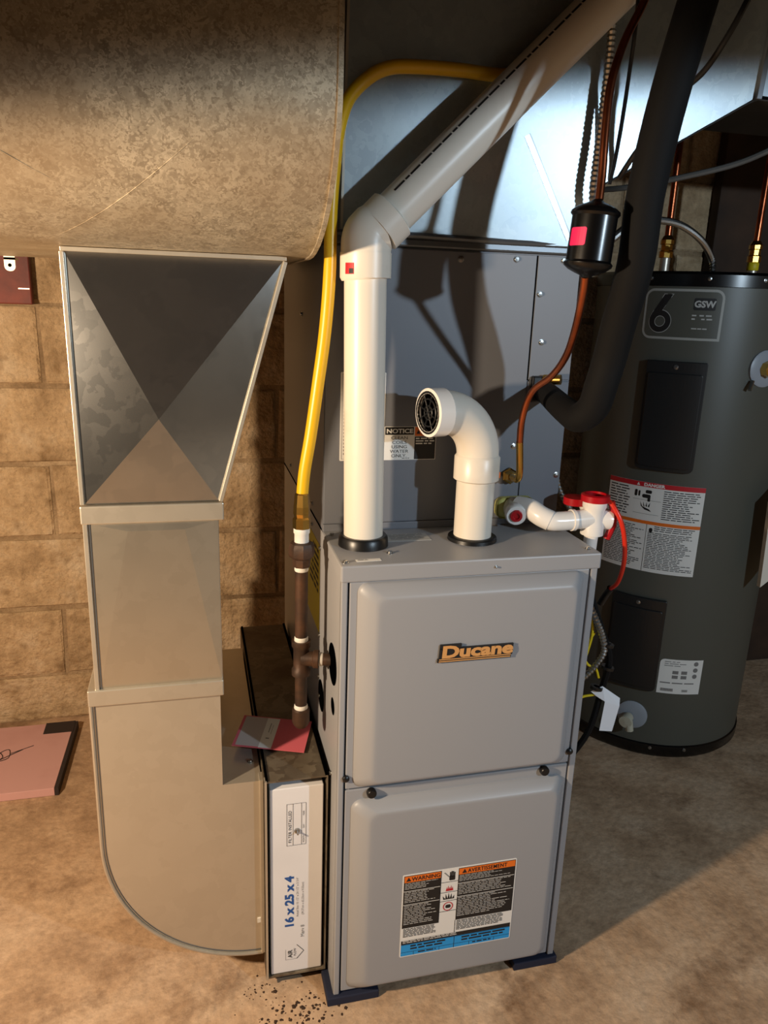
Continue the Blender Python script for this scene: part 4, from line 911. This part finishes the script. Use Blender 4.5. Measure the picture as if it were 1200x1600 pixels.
tag(tg.build('paper_tag', M['paper']), 'crumpled white paper tag hanging between furnace and heater', 'tag')

# ------------------------------------------------------------------ loose things
pb = thing('pink_foam_board', 'pink foam board lying on floor against block wall', 'board', (-0.8, 0.9, ZF))
PBP = [(-1.05, 0.735), (-0.590, 0.735), (-0.583, 1.055), (-1.05, 1.060)]
bz0, bz1 = ZF + 0.001, 0.005
mb = MB(); mb.add([(x, y, bz0) for x, y in PBP] + [(x, y, bz1) for x, y in PBP], [(3, 2, 1, 0), (4, 5, 6, 7)] + [(i, (i + 1) % 4, 4 + (i + 1) % 4, 4 + i) for i in range(4)])
mb.build('board', M['pinkboard'], pb, bevel=0.001)
MB().box(-0.660, -0.580, 1.000, 1.058, bz1 + 0.0001, bz1 + 0.0012).build('dark_patch', M['darkedge'], pb)
mb = MB(); mb.add([(-0.5895, 0.735, bz0), (-0.580, 0.735, bz0), (-0.573, 1.056, bz0), (-0.5825, 1.056, bz0), (-0.5895, 0.735, bz1), (-0.580, 0.735, bz1), (-0.573, 1.056, bz1), (-0.5825, 1.056, bz1)], [(3, 2, 1, 0), (4, 5, 6, 7), (0, 1, 5, 4), (1, 2, 6, 5), (2, 3, 7, 6), (3, 0, 4, 7)])
mb.build('dark_edge', M['darkedge'], pb)
Tb = face_top(bz1 + 0.0004)
sc = [(-0.79, 0.90), (-0.765, 0.93), (-0.745, 0.90), (-0.77, 0.88), (-0.755, 0.925), (-0.735, 0.935), (-0.73, 0.895), (-0.755, 0.885), (-0.70, 0.93)]
mb = MB(); mb.tube(smooth_path([(x, y, bz1 + 0.0006) for x, y in sc], 5), 0.0011, 5); mb.tube([(-0.73, 0.915, bz1 + 0.0006), (-0.675, 0.945, bz1 + 0.0006)], 0.0010, 5)
mb.build('pen_scribble', M['print'], pb)

cdp = thing('pink_card', 'pink card with grey printed end lying on filter rack', 'card', (-0.09, 0.19, 0.434))
def card(u, v, d):     # u along length, v along depth
    x = -0.166 + u * 0.127 + v * 0.030; y = 0.165 - u * 0.042 + v * 0.101
    z = 0.4345 + 0.0035 * (1 - u)
    return (x, y, z + d)
MB().plate(card, 0, 1, 0, 1, 0, 0.0008, n=8).build('card_sheet', M['pinkcard'], cdp)
MB().plate(card, 0.04, 0.36, 0.04, 0.97, 0.0007, 0.0011, n=4).build('grey_print', M['greycard'], cdp)
MB().plate(card, 0.36, 0.54, 0.02, 0.97, 0.0007, 0.0011, n=4).build('white_print', M['label'], cdp)
mb = MB()
mb.quad(card, 0.42, 0.47, 0.30, 0.33, 0.0014).quad(card, 0.43, 0.44, 0.5, 0.8, 0.0014).quad(card, 0.47, 0.475, 0.45, 0.75, 0.0014); mb.build('handwriting', M['greyprint'], cdp, recalc=False)

rw = thing('red_wood_block', 'worn red painted board fixed high on block wall', 'board', (-0.72, WY, 1.19))
MB().box(-0.98, -0.602, WY - 0.034, WY - 0.004, 1.190, 1.36).build('board', M['redwood'], rw, bevel=0.003)
MB().box(-0.632, -0.606, WY - 0.0345, WY - 0.033, 1.227, 1.230).build('bare_chip', M['strap'], rw)
hs = thing('hanger_strap', 'steel duct hanger strap with hole below trunk duct', 'bracket', (-0.548, 0.60, 1.285))
Sx = face_y(0.60)
MB().plate(Sx, -0.559, -0.539, 1.262, 1.300, 0, 0.003, rc=(0.009, 0.009, 0, 0), n=4).build('strap', M['strap'], hs)
MB().box(-0.559, -0.539, 0.597, 0.63, 1.283, 1.2875).build('top_tab', M['strap'], hs)
MB().lathe([(0, 0), (0.0035, 0), (0, 0.0004)], (-0.549, 0.5968, 1.273), (0, -1, 0), 14).build('hole', M['dark'], hs)

# white panel edge at the right of the frame, leaning in front of the heater
pn = MB(); pv = [(1.244, 0.524), (1.39, 0.634), (1.39, 0.885), (1.232, 0.759)]
pn.add([(x, 0.515, z) for x, z in pv] + [(x, 0.528, z) for x, z in pv], [(0, 1, 2, 3), (7, 6, 5, 4)] + [(i, 4 + i, 4 + (i + 1) % 4, (i + 1) % 4) for i in range(4)])

tag(pn.build('pale_panel', M['pvc']), 'pale panel corner beside water heater at right edge of photo', 'panel')
tag(MB().box(1.36, 2.2, 1.075, 1.114, ZF, 1.96).build('added_dark_panel', M['wood'], bevel=0.003), 'added dark panel on wall behind water heater', 'panel')  # added panel, dark so the wall behind the heater stays black

# dirt crumbs by the rack
cb = MB()
for i in range(150):
    x = random.gauss(-0.055, 0.035); y = random.gauss(-0.005, 0.022); r = random.uniform(0.001, 0.0045)
    if i < 40: x = random.gauss(-0.13, 0.02); y = random.gauss(0.05, 0.015); r *= 0.6
    vs = [(x + r * math.cos(a) * random.uniform(0.6, 1.2), y + r * math.sin(a) * random.uniform(0.6, 1.2), ZF) for a in (0, 1.25, 2.5, 3.77, 5.0)] + [(x, y, ZF + r * 0.7)]
    cb.add(vs, [(q, (q + 1) % 5, 5) for q in range(5)])
o = cb.build('dirt_crumbs', M['crumb']); o['kind'] = 'stuff'; tag(o, 'dark dirt crumbs scattered on floor by filter rack', 'dirt')
